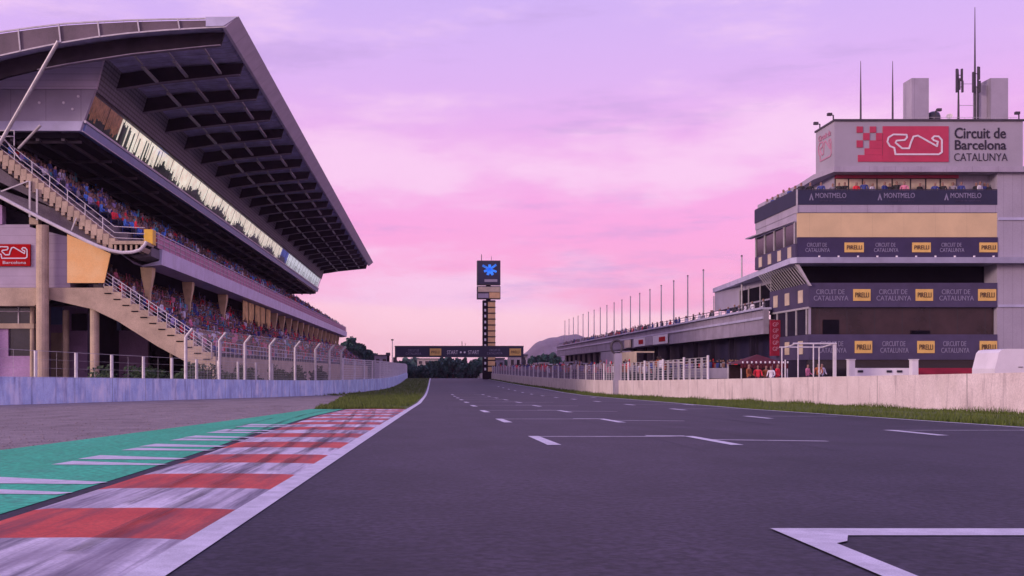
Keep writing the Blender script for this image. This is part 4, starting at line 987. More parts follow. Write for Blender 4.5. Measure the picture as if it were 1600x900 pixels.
# deep ledge that runs round the corner
MB().plan([(EX(1240), D0 - .7), (EX(1240) - .3, D0 - .2), (EX(1240) + 1.0, 87), (EX(1240) + 1.6, 96), (40, 96), (44.5, D0 - .7)], EZ(412.5), EZ(403.5)).build('ledge', M['fascia'], ct)
for px in range(1275, 1560, 30): 
    mb = MB(); mb.tube((EX(px), D0 - .6, EZ(403.5)), (EX(px), D0 - .6, EZ(401)), .07, 8); mb.build('ledge_lamp', M['white'], ct)
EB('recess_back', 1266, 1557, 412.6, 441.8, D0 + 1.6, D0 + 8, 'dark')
MB().prism(poly([(1240, 413), (1246, 413), (1262, 441), (1266, 447), (1262, 447)]), D0 - .3, D0 - .1).build('corner_fin', M['steel'], ct)
for k in range(16): MB().bar((EX(1243), D0 + .5 + k * .5, EZ(413)), (EX(1266), D0 + .5 + k * .5, EZ(442)), .06, up=(0, 1, 0)).build('slat', M['steel'], ct)
EB('lower_volume', 1266, 1557.2, 442.2, 640, D0 + .72, D0 + 8, 'dark_pur')
EB('lower_glazing', 1265.5, 1557.4, 480.2, 522.3, D0 + .4, D0 + .70, 'glass_brown')
EB('dark_window', 1289, 1314, 499, 522, D0 + .33, D0 + .39, 'dark')
EB('dark_window', 1427, 1457, 516, 522, D0 + .33, D0 + .39, 'dark')
EB('ground_glazing', 1266, 1557, 562.3, 630, D0 + .5, D0 + .70, 'glass_dark')
# lower left face
MB().box(EX(1265) - .02, EX(1265) + .14, D0 + .1, D0 + 8.2, EZ(480), EZ(442)).build('side_banner', M['purple_l'], ct)
MB().box(EX(1265) + .05, EX(1265) + .13, D0 + .1, D0 + 8.2, EZ(522), EZ(480.2)).build('side_glazing', M['clad_low'], ct)
MB().box(EX(1265) - .02, EX(1265) + .14, D0 + .1, D0 + 8.2, EZ(562), EZ(522.5)).build('side_banner', M['purple_l'], ct)
mb = MB()
for k in range(4): mb.box(EX(1265) - .05, EX(1265) + .04, D0 + .5 + 2.0 * k, D0 + .62 + 2.0 * k, EZ(522), EZ(480))
mb.box(EX(1265) - .06, EX(1265) + .06, D0 + .1, D0 + 8.2, EZ(482), EZ(479)); mb.build('side_mullion', M['steel'], ct)
for zz0, zz1 in ((451, 471), (532, 553)):
    for k in (1.2, 3.9, 6.4): MB().box(EX(1265) - .05, EX(1265) - .022, D0 + k, D0 + k + .9, EZ(zz1), EZ(zz0)).build('side_yellow_board', M['cream_win'], ct)
# roof equipment
EB('chimney', 1431, 1458, 118, 187, D0 + .6, D0 + 1.9, 'bld_plain'); EB('chimney', 1555, 1583, 118, 187, D0 + .6, D0 + 1.9, 'bld_plain'); EB('chimney', 1542, 1554.5, 126, 187, D0 + 1.0, D0 + 1.8, 'bld_plain')
tk = MB(); c_ = (EX(1474), D0 + 1.4)
for (za, zb, ra, rb) in ((187, 186, .40, .46), (186, 174, .46, .46), (174, 169, .46, .38), (169, 166.5, .38, .16)): tk.tube((c_[0], c_[1], EZ(za)), (c_[0], c_[1], EZ(zb)), ra, 16, rb)
tk.build('roof_tank', M['tank'], ct)
mb = MB(); c_ = Vector((EX(1495), D0 + 1.0, EZ(176))); dr = Vector((-.5, -.8, .35)).normalized()
rings = []
a = dr.orthogonal().normalized(); b = dr.cross(a)
for (r, h_) in ((.02, -.10), (.12, -.07), (.22, 0.0)): rings.append([c_ + dr * h_ + (a * math.cos(q * math.pi / 8) + b * math.sin(q * math.pi / 8)) * r for q in range(16)])
for A, B in zip(rings[:-1], rings[1:]): mb.add(A + B, [(i, (i + 1) % 16, 16 + (i + 1) % 16, 16 + i) for i in range(16)])
mb.tube(c_ - dr * .1, c_ - dr * .2, .04); mb.tube(c_ - dr * .18, (c_.x + .1, c_.y, EZ(187)), .035); mb.tube(c_ - dr * .05, c_ + dr * .22, .012)
mb.build('satellite_dish', M['steel_w'], ct)
mb = MB()
for px in range(1412, 1590, 12): mb.tube((EX(px), D0 + .05, EZ(187.5)), (EX(px), D0 + .05, EZ(183)), .012, 4)
mb.tube((EX(1412), D0 + .05, EZ(183)), (EX(1590), D0 + .05, EZ(183)), .014, 4); mb.build('roof_rail', M['steel'], ct)
for (px, py, ln, dy) in ((1302, 180, -12, .1), (1281, 194, -12, 3.2), (1592, 178, -10, .5), (1462, 173, 5, .2)):
    d_ = D0 + dy; mb = MB(); b_ = EZ(188 if px > 1290 else 205, d_) - .05
    mb.tube((EX(px, d_), d_, b_), (EX(px, d_), d_, EZ(py, d_)), .045, 6); mb.tube((EX(px, d_), d_, EZ(py, d_)), (EX(px + ln, d_), d_ - .3, EZ(py + 1, d_)), .035, 6)
    x_ = EX(px + ln, d_); mb.box(min(x_, x_ + .3 * (1 if ln < 0 else -1)), max(x_, x_ + .3 * (1 if ln < 0 else -1)), d_ - .42, d_ - .2, EZ(py + 2.5, d_), EZ(py - 1.5, d_)); mb.build('floodlight', M['steel_d'], ct)
# masts
def mast(px, pt, lab, r=.075, extras=None):
    o = empty('antenna_mast', (EX(px), D0 + .8, EZ(187)), lab, 'antenna', 'masts on the control building roof')
    zb = EZ(187) - .6; ztp = EZ(pt); mb = MB(); mb.tube((EX(px), D0 + .8, zb), (EX(px), D0 + .8, zb + (ztp - zb) * .45), r, 8, r * .8); mb.tube((EX(px), D0 + .8, zb + (ztp - zb) * .45), (EX(px), D0 + .8, ztp), r * .8, 8, r * .25)
    mb.build('pole', M['steel_d'], o); return o
mast(1352.5, 90, 'thin whip antenna, leftmost on the sign roof'); mast(1403, 90, 'thin whip antenna left of the white chimney')
for (px, pt, lab) in ((1533, 5, 'tallest antenna mast with panel antennas on the roof'), (1507, 103, 'short lattice mast with panel antennas beside the dish')):
    o = mast(px, pt, lab, .085)
    for (dx, za, zb) in (((-4, 103, 140), (4, 103, 122), (5, 122, 140), (0, 118, 136)) if px < 1520 else ((5, 100, 120), (-4, 108, 140), (6, 122, 140))):
        mb = MB(); mb.box(EX(px + dx - 1.2), EX(px + dx + 1.2), D0 + .62, D0 + .76, EZ(zb), EZ(za)); mb.tube((EX(px + dx), D0 + .76, EZ((za + zb) / 2)), (EX(px), D0 + .8, EZ((za + zb) / 2)), .025); mb.build('panel_antenna', M['steel_d'], o)
    if px > 1520:
        mb = MB(); mb.tube((EX(1539), D0 + .9, EZ(187)), (EX(1539), D0 + .9, EZ(98)), .06, 8); mb.build('second_pole', M['steel_d'], o)
    else:
        mb = MB()
        for yy in (126, 160): mb.tube((EX(1507), D0 + .8, EZ(yy)), (EX(1532), D0 + .8, EZ(yy)), .018, 5)
        mb.build('cross_brace', M['steel'], o)
# people on the terrace
_o = ['first', 'second', 'third', 'fourth', 'fifth', 'sixth', 'seventh', 'eighth', 'ninth', 'tenth', 'eleventh', 'twelfth', 'thirteenth', 'fourteenth', 'fifteenth', 'sixteenth', 'seventeenth', 'eighteenth', 'nineteenth']
ORD = _o + ['twentieth'] + ['twenty ' + a for a in _o[:9]] + ['thirtieth'] + ['thirty ' + a for a in _o[:9]]
tz = EZ(320) + .02
TP = [(1252, 'black'), (1266, 'black'), (1283, 'navy'), (1301, 'grey'), (1311, 'black'), (1320, 'black'), (1338, 'red'), (1350, 'navy'), (1363, 'white'), (1382, 'navy'), (1390, 'black'), (1401, 'black'),
      (1413, 'pink'), (1437, 'black'), (1461, 'navy'), (1473, 'black'), (1489, 'grey'), (1502, 'navy'), (1525, 'black'), (1531, 'white'), (1538, 'navy'), (1543, 'black')]
for i, (px, c) in enumerate(TP):
    y = D0 + rnd.uniform(.3, .75); person(rnd.choice(['stand', 'stand', 'wave']) if i % 7 == 3 else 'stand', c, (EX(px, y), y, EZ(320) - .02 - rnd.uniform(0, .1)), rnd.uniform(-.7, .7),
        'onlooker in a %s top behind the terrace banner, %s from its left end' % (c, ORD[i]), 'onlookers behind the terrace banner')
for i in range(6):
    y = D0 + 1.5 + 1.2 * i; c = ['black', 'navy', 'grey'][i % 3]; person('stand', c, (EX(1245) + .45, y, EZ(320) - .02), -1.3, 'onlooker in a %s top on the receding terrace side, %s from the corner' % (c, ORD[i]), 'onlookers on the receding side of the terrace')

# side annex behind the ledge
an = empty('press_annex', (30, 88, g(88)), 'dark glazed press room beside the pit roof behind the tower', 'building')
ax0 = 26.4
MB().box(ax0, 38, 79.2, 95.6, EZ(467, 79), EZ(412.6) - .02).build('glazed_wall', M['clad_low'], an)
MB().box(ax0 - .06, ax0 - .004, 79.4, 87.5, 6.4, 7.5).build('dark_window', M['dark'], an)
for y in (79.4, 82, 85, 87.5, 95.5): MB().box(ax0 - .14, ax0 - .065, y, y + .12, 5.7, 7.66).build('mullion', M['steel'], an)

# ------------------------------------------------------------------ PIT BUILDING WING
pb = empty('pit_building', (30, 140, g(140)), 'long low pit building with a pale parapet stretching away on the right', 'building')
PX, PY0, PY1 = 25.0, 77.2, 205.0
MB().box(PX, PX + .4, PY0, PY1, 3.5, 5.35).build('parapet', M['bld_dim'], pb)
MB().box(PX - .12, PX - .004, PY0, PY1, 4.62, 4.80).build('parapet_band', M['fascia'], pb)
MB().box(PX - .25, PX + .6, PY0, PY1, 5.352, 5.50).build('parapet_coping', M['fascia'], pb)
MB().box(PX + .4, PX + 16, PY0, PY1, 4.2, 4.6).build('roof', M['concrete_d'], pb)
MB().box(PX + 1.6, PX + 16, PY0, PY1, -1.3, 4.2).build('upper_glazing', M['navy_d'], pb)
MB().box(PX + .2, PX + 1.6, PY0, PY1, -.15, .05).build('balcony_floor', M['concrete_d'], pb)
MB().box(PX + .2, PX + .3, PY0, PY1, .05, .95).build('balcony_front', M['clad_low'], pb)
mb = MB(); mb.tube((PX, PY0, 5.95), (PX, PY1, 5.95), .03, 5); mb.tube((PX, PY0, 5.72), (PX, PY1, 5.72), .02, 5)
y = PY0
while y < PY1: mb.tube((PX, y, 5.5), (PX, y, 5.95), .025, 4); y += 2
mb.build('roof_railing', M['steel_d'], pb)
for y in [PY0 + 6 * i for i in range(21)]: MB().box(PX + .9, PX + 1.3, y, y + .35, -1.2, 3.5).build('pier', M['dark_pur'], pb)
for y in [PY0 + 6 * i + .6 for i in range(21)]: MB().box(PX + 1.5, PX + 1.58, y, y + 5, -1.2, -.2).build('garage_door', M['purple_l'], pb)
for (ya, yb, m_) in ((108, 115, 'edge_white'), (115.3, 119, 'clad_low'), (119.4, 126, 'edge_white'), (128, 132, 'cream_win')):
    sg_ = MB().box(PX - .2, PX - .122, ya, yb, 3.6, 4.58).build('parapet_board', M[m_], pb)
    if m_ == 'edge_white': MB().box(PX - .24, PX - .202, ya + .9, yb - 3.2, 3.85, 4.35).build('red_mark', M['red'], sg_)
# red vertical board at the joint
MB().box(25.15, 25.9, 76.0, 76.3, EZ(556, 76), EZ(500, 76)).build('red_vertical_board', M['crimson_v'], pb)
for i in range(5): text(pb, 'GP', 25.5, 75.97, EZ(507 + i * 9.5, 76), .42, .3, M['pink_txt'])
# flag poles
fl = None
n_list = [484] + [1000 / (2.358 + .1445 * i) for i in range(18)]
for i, off_ in enumerate(n_list):
    d = F * 26.0 / off_; 
    if fl is None:
        fl = empty('flag_pole', (26.0, d, 4.6), 'thick bare flag pole standing apart, nearest to the tower', 'flag pole', 'bare flag poles along the pit roof')
        MB().tube((26, d, 4.6), (26, d, 10.3), .085, 8, .06).build('pole', M['steel'], fl); MB().tube((26, d, 10.3), (26, d, 10.42), .10, 8, .05).build('finial', M['steel_d'], fl)
        MB().box(25.85, 26.15, d - .15, d + .15, 4.6, 5.2).build('base', M['concrete_d'], fl)
    else:
        copy_tree(fl, (26.0, d, 4.6), None, 'bare flag pole, %s of the even row, counted from the one nearest the tower' % ['first', 'second', 'third', 'fourth', 'fifth', 'sixth', 'seventh', 'eighth', 'ninth', 'tenth', 'eleventh', 'twelfth', 'thirteenth', 'fourteenth', 'fifteenth', 'sixteenth', 'seventeenth', 'last'][i - 1])
# spectators on the pit roof
k = 0
for y in [80 + 1.9 * i + rnd.uniform(-.8, .8) for i in range(34)]:
    c = rnd.choice(['black', 'navy', 'grey', 'red', 'white']); person('stand', c, (PX + .8, y, 4.6), -math.pi / 2 + rnd.uniform(-.5, .5), 'onlooker in a %s top at the pit roof rail, %s from the tower' % (c, ORD[k]), 'onlookers along the pit roof rail'); k += 1
crowd('crowd', [(PX + rnd.uniform(.7, 2.0), rnd.uniform(122, 204), 4.6, -math.pi / 2, False) for _ in range(130)], 'far onlookers lining the rail of the pit roof', ['black', 'navy', 'grey', 'red'])
crowd('crowd', [(PX + rnd.uniform(.5, 1.2), rnd.uniform(79, 200), .05, -math.pi / 2, False) for _ in range(170)], 'people crowding the shaded balcony of the pit building', ['black', 'navy', 'grey', 'red', 'white', 'lilac'])

# ------------------------------------------------------------------ pit wall stands (perches)
PWX = 18.0
def perch(y, ln, ht, m_, lab, x=PWX, top_=True):
    o = empty('timing_stand', (x, y, g(y)), lab, 'timing stand', 'team stands behind the pit wall')
    zt_ = g(y) + ht
    MB().box(x, x + 1.6, y, y + ln, zt_ - .12, zt_).build('canopy', M[m_], o)
    MB().box(x, x + .08, y, y + ln, zt_ - 1.3 if top_ else zt_ - .9, zt_ - .125).build('front_screen', M[m_], o)
    MB().box(x + .1, x + 1.5, y + .1, y + ln - .1, g(y) + 1.0, g(y) + 1.1).build('platform', M['steel_d'], o)
    for a in (x + .05, x + 1.5):
        for b in (y + .05, y + ln - .1): MB().box(a, a + .08, b, b + .08, g(y), zt_ - .125).build('leg', M['steel_d'], o)
    for i in range(3): MB().box(x + .5, x + .9, y + .4 + i * ln / 3, y + .8 + i * ln / 3, g(y) + 1.1, g(y) + 1.6).box(x + .85, x + .92, y + .4 + i * ln / 3, y + .8 + i * ln / 3, g(y) + 1.59, g(y) + 2.0).build('stool', M['rubber'], o)
    return o
cols_ = ['wall_r', 'cream_win', 'bld_plain', 'wall_r', 'clad_low', 'bld_plain', 'cream_win', 'edge_white', 'wall_r', 'bld_plain', 'cream_win', 'bld_plain']
words_ = ['dusty pink', 'cream', 'pale grey', 'dusty pink', 'blue grey', 'pale grey', 'cream', 'white', 'dusty pink', 'pale grey', 'cream', 'pale grey']
ordn = ['first', 'second', 'third', 'fourth', 'fifth', 'sixth', 'seventh', 'eighth', 'ninth', 'tenth', 'eleventh', 'twelfth']
for i in range(12):
    y = 79 + i * 9.2; x_ = lerp(XW, y) + 4.0
    perch(y, 6.4 + (i % 3) * .8, (3.35 if i in (1, 2) else 2.55) + .22 * ((i * 7) % 3), cols_[i], '%s team stand, %s from the tower behind the pit wall' % (words_[i], ordn[i]), x_)
# red tent near the tower
tn_ = empty('red_tent', (22.5, 64, g(64)), 'red canopy tent with open front beside the tower', 'tent')
d_ = 64.0; xa_, xb_ = EX(1157, d_), EX(1232, d_); zt_ = EZ(557, d_)
vs = [(xa_, d_, zt_ - .45), (xb_, d_, zt_ - .45), (xb_, d_ + 3, zt_ - .45), (xa_, d_ + 3, zt_ - .45), ((xa_ + xb_) / 2, d_ + 1.5, zt_ + .15)]
MB().add(vs, [(0, 1, 4), (1, 2, 4), (2, 3, 4), (3, 0, 4), (3, 2, 1, 0)]).build('roof', M['crimson_d'], tn_)
mb = MB()
for i in range(15): a = xa_ + (xb_ - xa_) * i / 15; mb.box(a, a + (xb_ - xa_) / 15 * .8, d_ - .03, d_ - .005, zt_ - .75 + .06 * (i % 2), zt_ - .45)
mb.build('valance', M['crimson_d'], tn_)
for a in (xa_ + .03, xb_ - .09):
    for b in (d_ + .02, d_ + 2.9): MB().box(a, a + .06, b, b + .06, g(d_), zt_ - .46).build('leg', M['steel_w'], tn_)
MB().box(xa_ + .1, xb_ - .1, d_ + 2.8, d_ + 2.85, g(d_), zt_ - .5).build('back_wall', M['glass_brown'], tn_)
mb = MB()
for i, px in enumerate(range(1160, 1236, 7)): mb.tube((EX(px, d_), d_ - .1, zt_ - .42), (EX(px, d_), d_ - .1, zt_ - .30), .05, 6)
mb.build('string_lights', M['edge_white'], tn_)
for i, (px, c) in enumerate(((1170, 'orange'), (1184, 'red'), (1197, 'orange'), (1205, 'white'), (1215, 'red'), (1279, 'orange'), (1284, 'white'), (1262, 'pink'))):
    y = d_ - .8 + .3 * (i % 3) if px < 1240 else 66.0
    person('stand', c, (EX(px, y), y, g(y) + (.35 if px < 1240 else .5)), rnd.uniform(-.8, .8), '%s shirted person, %s' % (c, ORD[i] + ' from the left in front of the red tent' if px < 1240 else 'standing behind the white tube frame'), 'people by the red tent' if px < 1240 else 'people behind the tube frame')
MB_ = MB().box(EX(1150, 64), EX(1300, 66), 62.5, 67.5, g(64), g(64) + .34).build('low_platform', M['concrete_d']); tag(MB_, 'low grey platform under the red tent and tube frame', 'platform')
# people further along the pit wall
crowd('crowd', [(lerp(XW, y) + rnd.uniform(1.2, 3), y, g(y) + rnd.uniform(.7, 1.2), rnd.uniform(0, 6), False) for y in [rnd.uniform(72, 190) for _ in range(170)]], 'team members standing behind the pit wall fence', ['white', 'red', 'navy', 'grey', 'pink', 'orange'])
# white tube frame
fr_ = empty('tube_frame', (EX(1276, 60), 60, g(60)), 'white goal shaped tube frame behind the pit wall', 'frame')
d_ = 60.0; xa_, xb_ = EX(1247, d_), EX(1307, d_); zt_ = EZ(536, d_)
mb = MB(); mb.box(xb_ - .16, xb_, d_, d_ + .16, g(d_), zt_); mb.build('thick_post', M['steel_w'], fr_)
for px in (1247, 1271, 1227): 
    mb = MB(); d2 = d_ if px != 1247 else d_; h2 = zt_ if px != 1227 else EZ(562, d_); mb.tube((EX(px, d2), d2, g(d2)), (EX(px, d2), d2, h2), .04, 8); mb.build('post', M['steel_w'], fr_)
mb = MB(); mb.tube((xa_ - .3, d_, zt_ - .03), (xb_, d_, zt_ - .03), .05, 8); mb.tube((EX(1236, d_), d_ + 2, zt_ - .2), (xb_, d_ + 2, zt_ - .2), .04, 8); mb.tube((xa_, d_, zt_), (xa_, d_ + 2, zt_ - .2), .04, 8); mb.tube((xb_ - .05, d_, zt_), (xb_ - .05, d_ + 2, zt_ - .2), .04, 8)
mb.build('top_bars', M['steel_w'], fr_)
for px in (1240, 1300): MB().tube((EX(px, d_), d_ + 2, g(d_)), (EX(px, d_), d_ + 2, zt_ - .2), .04, 8).build('post', M['steel_w'], fr_)
# light column with round head by the far pit wall
lc = empty('light_column', (EX(961, 78) , 78, g(78)), 'grey column with a round head straddling the far pit wall', 'column')
d_ = 76.5; X_ = lerp(XW, d_) - .05; MB().box(X_ - .15, X_ + .35, d_ - .3, d_ + .3, g(d_), EZ(552, d_)).build('shaft', M['clad_low'], lc)
MB().box(X_ - .2, X_ + .42, d_ - .4, d_ + .4, g(d_), g(d_) + 1.2).build('pedestal', M['clad_low'], lc)
mb = MB(); cc = Vector((X_ + .02, d_, EZ(542, d_))); pts = [cc + Vector((math.cos(q) * .42, 0, math.sin(q) * .5)) for q in [i * math.pi / 8 for i in range(-2, 13)]]
mb.path(pts, .09, 8); mb.build('ring_head', M['steel_d'], lc)
# barriers in front of the tower
def block(nm, px0, px1, py0, py1, d, th, m_, lab, cat, feet=True):
    o = empty(nm, (EX((px0 + px1) / 2, d), d, g(d)), lab, cat); x0_, x1_ = EX(px0, d), EX(px1, d); zb, zt2 = EZ(py1, d), EZ(py0, d)
    MB().side([(d, zt2), (d + th, zt2), (d + th * 1.35, g(d)), (d - th * .35, g(d))], x0_, x1_).build('body', M[m_], o); return o
o = block('water_barrier', 1333, 1428, 575, 588, 62, .4, 'white', 'long white water filled barrier with dark marks before the tower', 'barrier')
for px in (1344, 1389, 1405): MB().box(EX(px - 4, 62), EX(px + 4, 62), 61.93, 61.975, EZ(582, 62), EZ(578.5, 62)).build('dark_mark', M['ink'], o)
block('red_barrier', 1437, 1556, 575, 584, 63, .4, 'crimson_v', 'long low red barrier in front of the tower base', 'barrier')
for (px0, px1, lab) in ((1327, 1336, 'white block pillar left of the white barrier'), (1425.5, 1435, 'white block pillar between the white and red barriers')):
    o = empty('block_pillar', (EX(px0, 61), 61, g(61)), lab, 'pillar', 'white block pillars before the tower')
    MB().box(EX(px0, 61), EX(px1, 61), 61, 61.4, g(61), EZ(562.5, 61)).build('shaft', M['white'], o); MB().box(EX(px0 - .8, 61), EX(px1 + .8, 61), 60.96, 61.44, EZ(562.4, 61), EZ(561, 61)).build('cap', M['steel_w'], o)
for (px, lab) in ((1528, 'thin white post rising from the red barrier'),):
    o = empty('signal_post', (EX(px, 62), 62, g(62)), lab, 'post'); MB().tube((EX(px, 62), 62, g(62)), (EX(px, 62), 62, EZ(560, 62)), .04, 8).build('pole', M['white'], o); MB().tube((EX(px, 62), 62, EZ(560, 62)), (EX(px, 62), 62, EZ(558.6, 62)), .06, 8).build('cap', M['steel_d'], o)
# people inside stand behind the barriers? (none readable)  -- van
vn = empty('white_van', (26.6, 45, g(45)), 'white van parked behind the pit wall at the right edge', 'van')
vx = lambda px: EX(px, 45); 
vprof = [(vx(1554.5), g(45) + .35), (vx(1554.5), EZ(576, 45)), (vx(1556), EZ(571, 45)), (vx(1561), EZ(551, 45)), (vx(1565), EZ(546.5, 45)), (vx(1573), EZ(545, 45)), (vx(1573) + 3.6, EZ(545, 45)), (vx(1573) + 3.9, EZ(549, 45)), (vx(1573) + 4.0, g(45) + .35)]
MB().prism(vprof, 45, 46.9).build('body', M['white'], vn)
MB().box(vx(1566) + .98, vx(1566) + 1.0, 44.985, 44.999, g(45) + .45, EZ(548, 45)).build('door_seam', M['steel_d'], vn)
MB().box(vx(1566) + .7, vx(1566) + .9, 44.97, 44.998, EZ(574, 45), EZ(573, 45)).build('handle', M['steel_d'], vn)
MB().box(vx(1554.5) - .06, vx(1554.5), 45.05, 46.85, g(45) + .3, g(45) + .7).build('bumper', M['rubber'], vn)
for yy in (45.1, 46.5): MB().box(vx(1554.5) - .03, vx(1554.5) - .002, yy, yy + .3, g(45) + .8, g(45) + 1.1).build('tail_lamp', M['red'], vn)
for xx in (vx(1554.5) + .8, vx(1554.5) + 3.7):
    for yy in (45.0, 46.7):
        wl = MB().tube((xx, yy - .02, g(45) + .33), (xx, yy + .2, g(45) + .33), .33, 18).build('wheel', M['rubber'], vn); MB().tube((xx, yy - .04, g(45) + .33), (xx, yy - .021, g(45) + .33), .19, 14).build('rim', M['steel'], wl)

# ------------------------------------------------------------------ gantry and scoreboard tower
gy = 165.0
ga = empty('gantry', (4, gy, g(gy)), 'dark start gantry with white and yellow panels spanning the straight', 'gantry')
gx0, gx1 = EX(617, gy), EX(818, gy); gz0, gz1 = EZ(557, gy), EZ(541.5, gy)
MB().box(gx0, gx1, gy, gy + .9, gz0, gz1).build('beam', M['navy'], ga)
mb = MB(); mb.box(gx0 - .05, gx1 + .05, gy - .06, gy + .95, gz1 + .002, gz1 + .12); mb.box(gx0 - .05, gx1 + .05, gy - .06, gy + .95, gz0 - .12, gz0 - .002); mb.build('beam_trim', M['steel_d'], ga)
MB().box(gx0 - .3, gx0 + .3, gy + .1, gy + .8, g(gy), gz0 - .13).build('leg', M['steel_d'], ga); MB().box(gx1 - .3, gx1 + .3, gy + .1, gy + .8, g(gy), gz0 - .13).build('leg', M['steel_d'], ga)
def gt_(s, px, py, wd, ht, m_='lilac_txt'): text(ga, s, EX(px, gy), gy - .05, EZ(py, gy), wd * gy / F, ht * gy / F, M[m_], depth=.04)
gt_('CIRCUIT DE', 646, 547.5, 17, 3.6); gt_('CATALUNYA', 646, 552.5, 24, 3.6); gt_('CIRCUIT DE', 773, 547, 17, 3.6); gt_('CATALUNYA', 773, 552, 24, 3.6)
gt_('START', 707, 550.5, 17, 6, 'white_txt'); gt_('START', 740, 550.5, 17, 6, 'white_txt')
mb = MB()
for px in (720, 726): p = E(px, 550.5, gy); mb.tube((p[0], gy - .05, p[1]), (p[0], gy - .001, p[1]), .16, 10)
mb.build('start_lamp', M['edge_white'], ga)
for px in (680.5, 805): 
    y_ = MB().box(EX(px - 9, gy), EX(px + 9, gy), gy - .06, gy - .002, EZ(555.5, gy), EZ(544.5, gy)).build('yellow_board', M['yellow_sign'], ga)
    text(y_, 'PIRELLI', EX(px, gy), gy - .1, EZ(550, gy), 13 * gy / F, 4 * gy / F, M['glass_brown'], depth=.03)
mb = MB(); mb.tube((EX(722, gy), gy + .4, gz1), (EX(722, gy), gy + .4, EZ(533, gy)), .05, 6); mb.tube((EX(727, gy), gy + .4, gz1), (EX(727, gy), gy + .4, EZ(536, gy)), .04, 6); mb.build('gantry_antenna', M['steel_d'], ga)

ty = 188.0
tw = empty('scoreboard_tower', (EX(763, ty), ty, g(ty)), 'tall scoreboard column topped by a dark blue screen', 'scoreboard')
def TB(nm, a, b, c, d, y0, y1, m_, par=None): return MB().box(EX(a, ty), EX(b, ty), ty + y0, ty + y1, EZ(d, ty), EZ(c, ty)).build(nm, M[m_], par or tw)
TB('column_core', 754.5, 774, 469, 595, 0.1, 2.0, 'girder')
for i in range(12):
    y_ = 472 + i * 9.2
    if y_ < 585: TB('cream_panel', 762.5, 773.5, y_, y_ + 7.2, -.05, .098, 'amber'); TB('lit_digit', 756.8, 759.5, y_ + 1.5, y_ + 5.5, -.02, .098, 'edge_white')
for i in range(12): 
    y_ = 472 + i * 9.2 - 1.6
    if y_ < 585: TB('panel_gap', 762.5, 774.5, y_, y_ + 1.4, -.12, .095, 'glass_brown')
TB('neck', 760, 767, 440, 470, .6, 1.6, 'girder')
b_ = TB('second_board', 745.5, 782, 447, 467, 0, 1.8, 'steel_d'); TB('cream_panel', 747, 781, 448.5, 456, -.08, -.002, 'cream_win', b_); TB('cream_panel', 764.5, 781, 457, 466, -.08, -.002, 'amber', b_); TB('grey_panel', 747, 763.5, 458.5, 465.5, -.08, -.002, 'clad_low', b_)
scn = TB('screen', 745.5, 782, 407, 445, 0, 1.8, 'steel_d'); fc = TB('screen_face', 747, 780.5, 408.5, 443.5, -.05, -.002, 'navy', scn)
mb = MB(); c_ = E(765, 421, ty)
for k, (an, ln, wd) in enumerate(((90, .9, .5), (35, 1.5, .42), (150, 1.5, .42), (200, 1.1, .45), (250, 1.1, .5), (300, 1.2, .5), (340, 1.35, .4))):
    q = R(an); mb.bar((c_[0], ty - .09, c_[1]), (c_[0] + math.cos(q) * ln, ty - .09, c_[1] + math.sin(q) * ln), wd, up=(0, 1, 0), ht=.05)
em = mat('lit_blue', (.02, .17, .75), .5, .3, 1.2, emit=.6); mb.build('blue_emblem', em, scn)
TB('screen_caption', 757, 777, 436.5, 440.5, -.09, -.052, 'clad_low', scn)
mb = MB(); mb.tube((EX(752.5, ty), ty + .5, EZ(407, ty)), (EX(752.5, ty), ty + .5, EZ(397, ty)), .07, 6); mb.tube((EX(768, ty), ty + .5, EZ(407, ty)), (EX(768, ty), ty + .5, EZ(400, ty)), .04, 6); mb.build('tower_antenna', M['steel_d'], tw)

# small structures near the far end
def hut(nm, px0, px1, py0, d, dp, m_, lab, cat='hut', roofm='concrete_d'):
    o = empty(nm, (EX((px0 + px1) / 2, d), d, g(d)), lab, cat)
    MB().box(EX(px0, d), EX(px1, d), d, d + dp, g(d), EZ(py0, d)).build('wall', M[m_], o); MB().box(EX(px0 - 1, d), EX(px1 + 1, d), d - .3, d + dp + .3, EZ(py0, d) + .003, EZ(py0, d) + .25).build('roof', M[roofm], o)
    n_ = max(1, int((px1 - px0) / 9))
    for i in range(n_):
        a = px0 + (px1 - px0) * (i + .25) / n_; b = px0 + (px1 - px0) * (i + .75) / n_; zc = EZ(py0, d) - 1.1
        MB().box(EX(a, d), EX(b, d), d - .04, d - .002, zc - .45, zc + .45).build('window', M['glass_dark'], o)
    return o
hut('marshal_hut', 796, 824, 556, 172, 4, 'wall_r', 'pinkish hut at the right foot of the gantry')
hut('timing_hut', 768, 788, 561, 200, 4, 'bld_plain', 'pale hut at the foot of the scoreboard column')
hut('far_building', 652, 692, 561, 330, 12, 'wall_r', 'pale flat roofed building seen under the gantry behind trees', 'building')
hut('marshal_post', 585, 606, 556, 215, 4, 'bld_plain', 'pale cabin at the far end of the left fence')
o = empty('camera_tower', (EX(607, 205), 205, g(205)), 'slim dark camera tower left of the gantry', 'tower'); d_ = 205
MB().box(EX(604.5, d_), EX(608.5, d_), d_, d_ + .5, g(d_), EZ(556, d_)).build('shaft', M['girder'], o); MB().box(EX(603, d_), EX(609.5, d_), d_ - .2, d_ + .7, EZ(556, d_) + .002, EZ(551, d_)).build('cabin', M['steel_d'], o)
o = empty('lamp_mast', (EX(613, 190), 190, g(190)), 'pale tall thin mast left of the gantry', 'mast'); MB().tube((EX(613, 190), 190, g(190)), (EX(613, 190), 190, EZ(531, 190)), .10, 8, .06).build('pole', M['steel'], o); MB().box(EX(611, 190), EX(615, 190), 189.8, 190.2, EZ(532, 190), EZ(530, 190)).build('lamp_head', M['steel_d'], o)

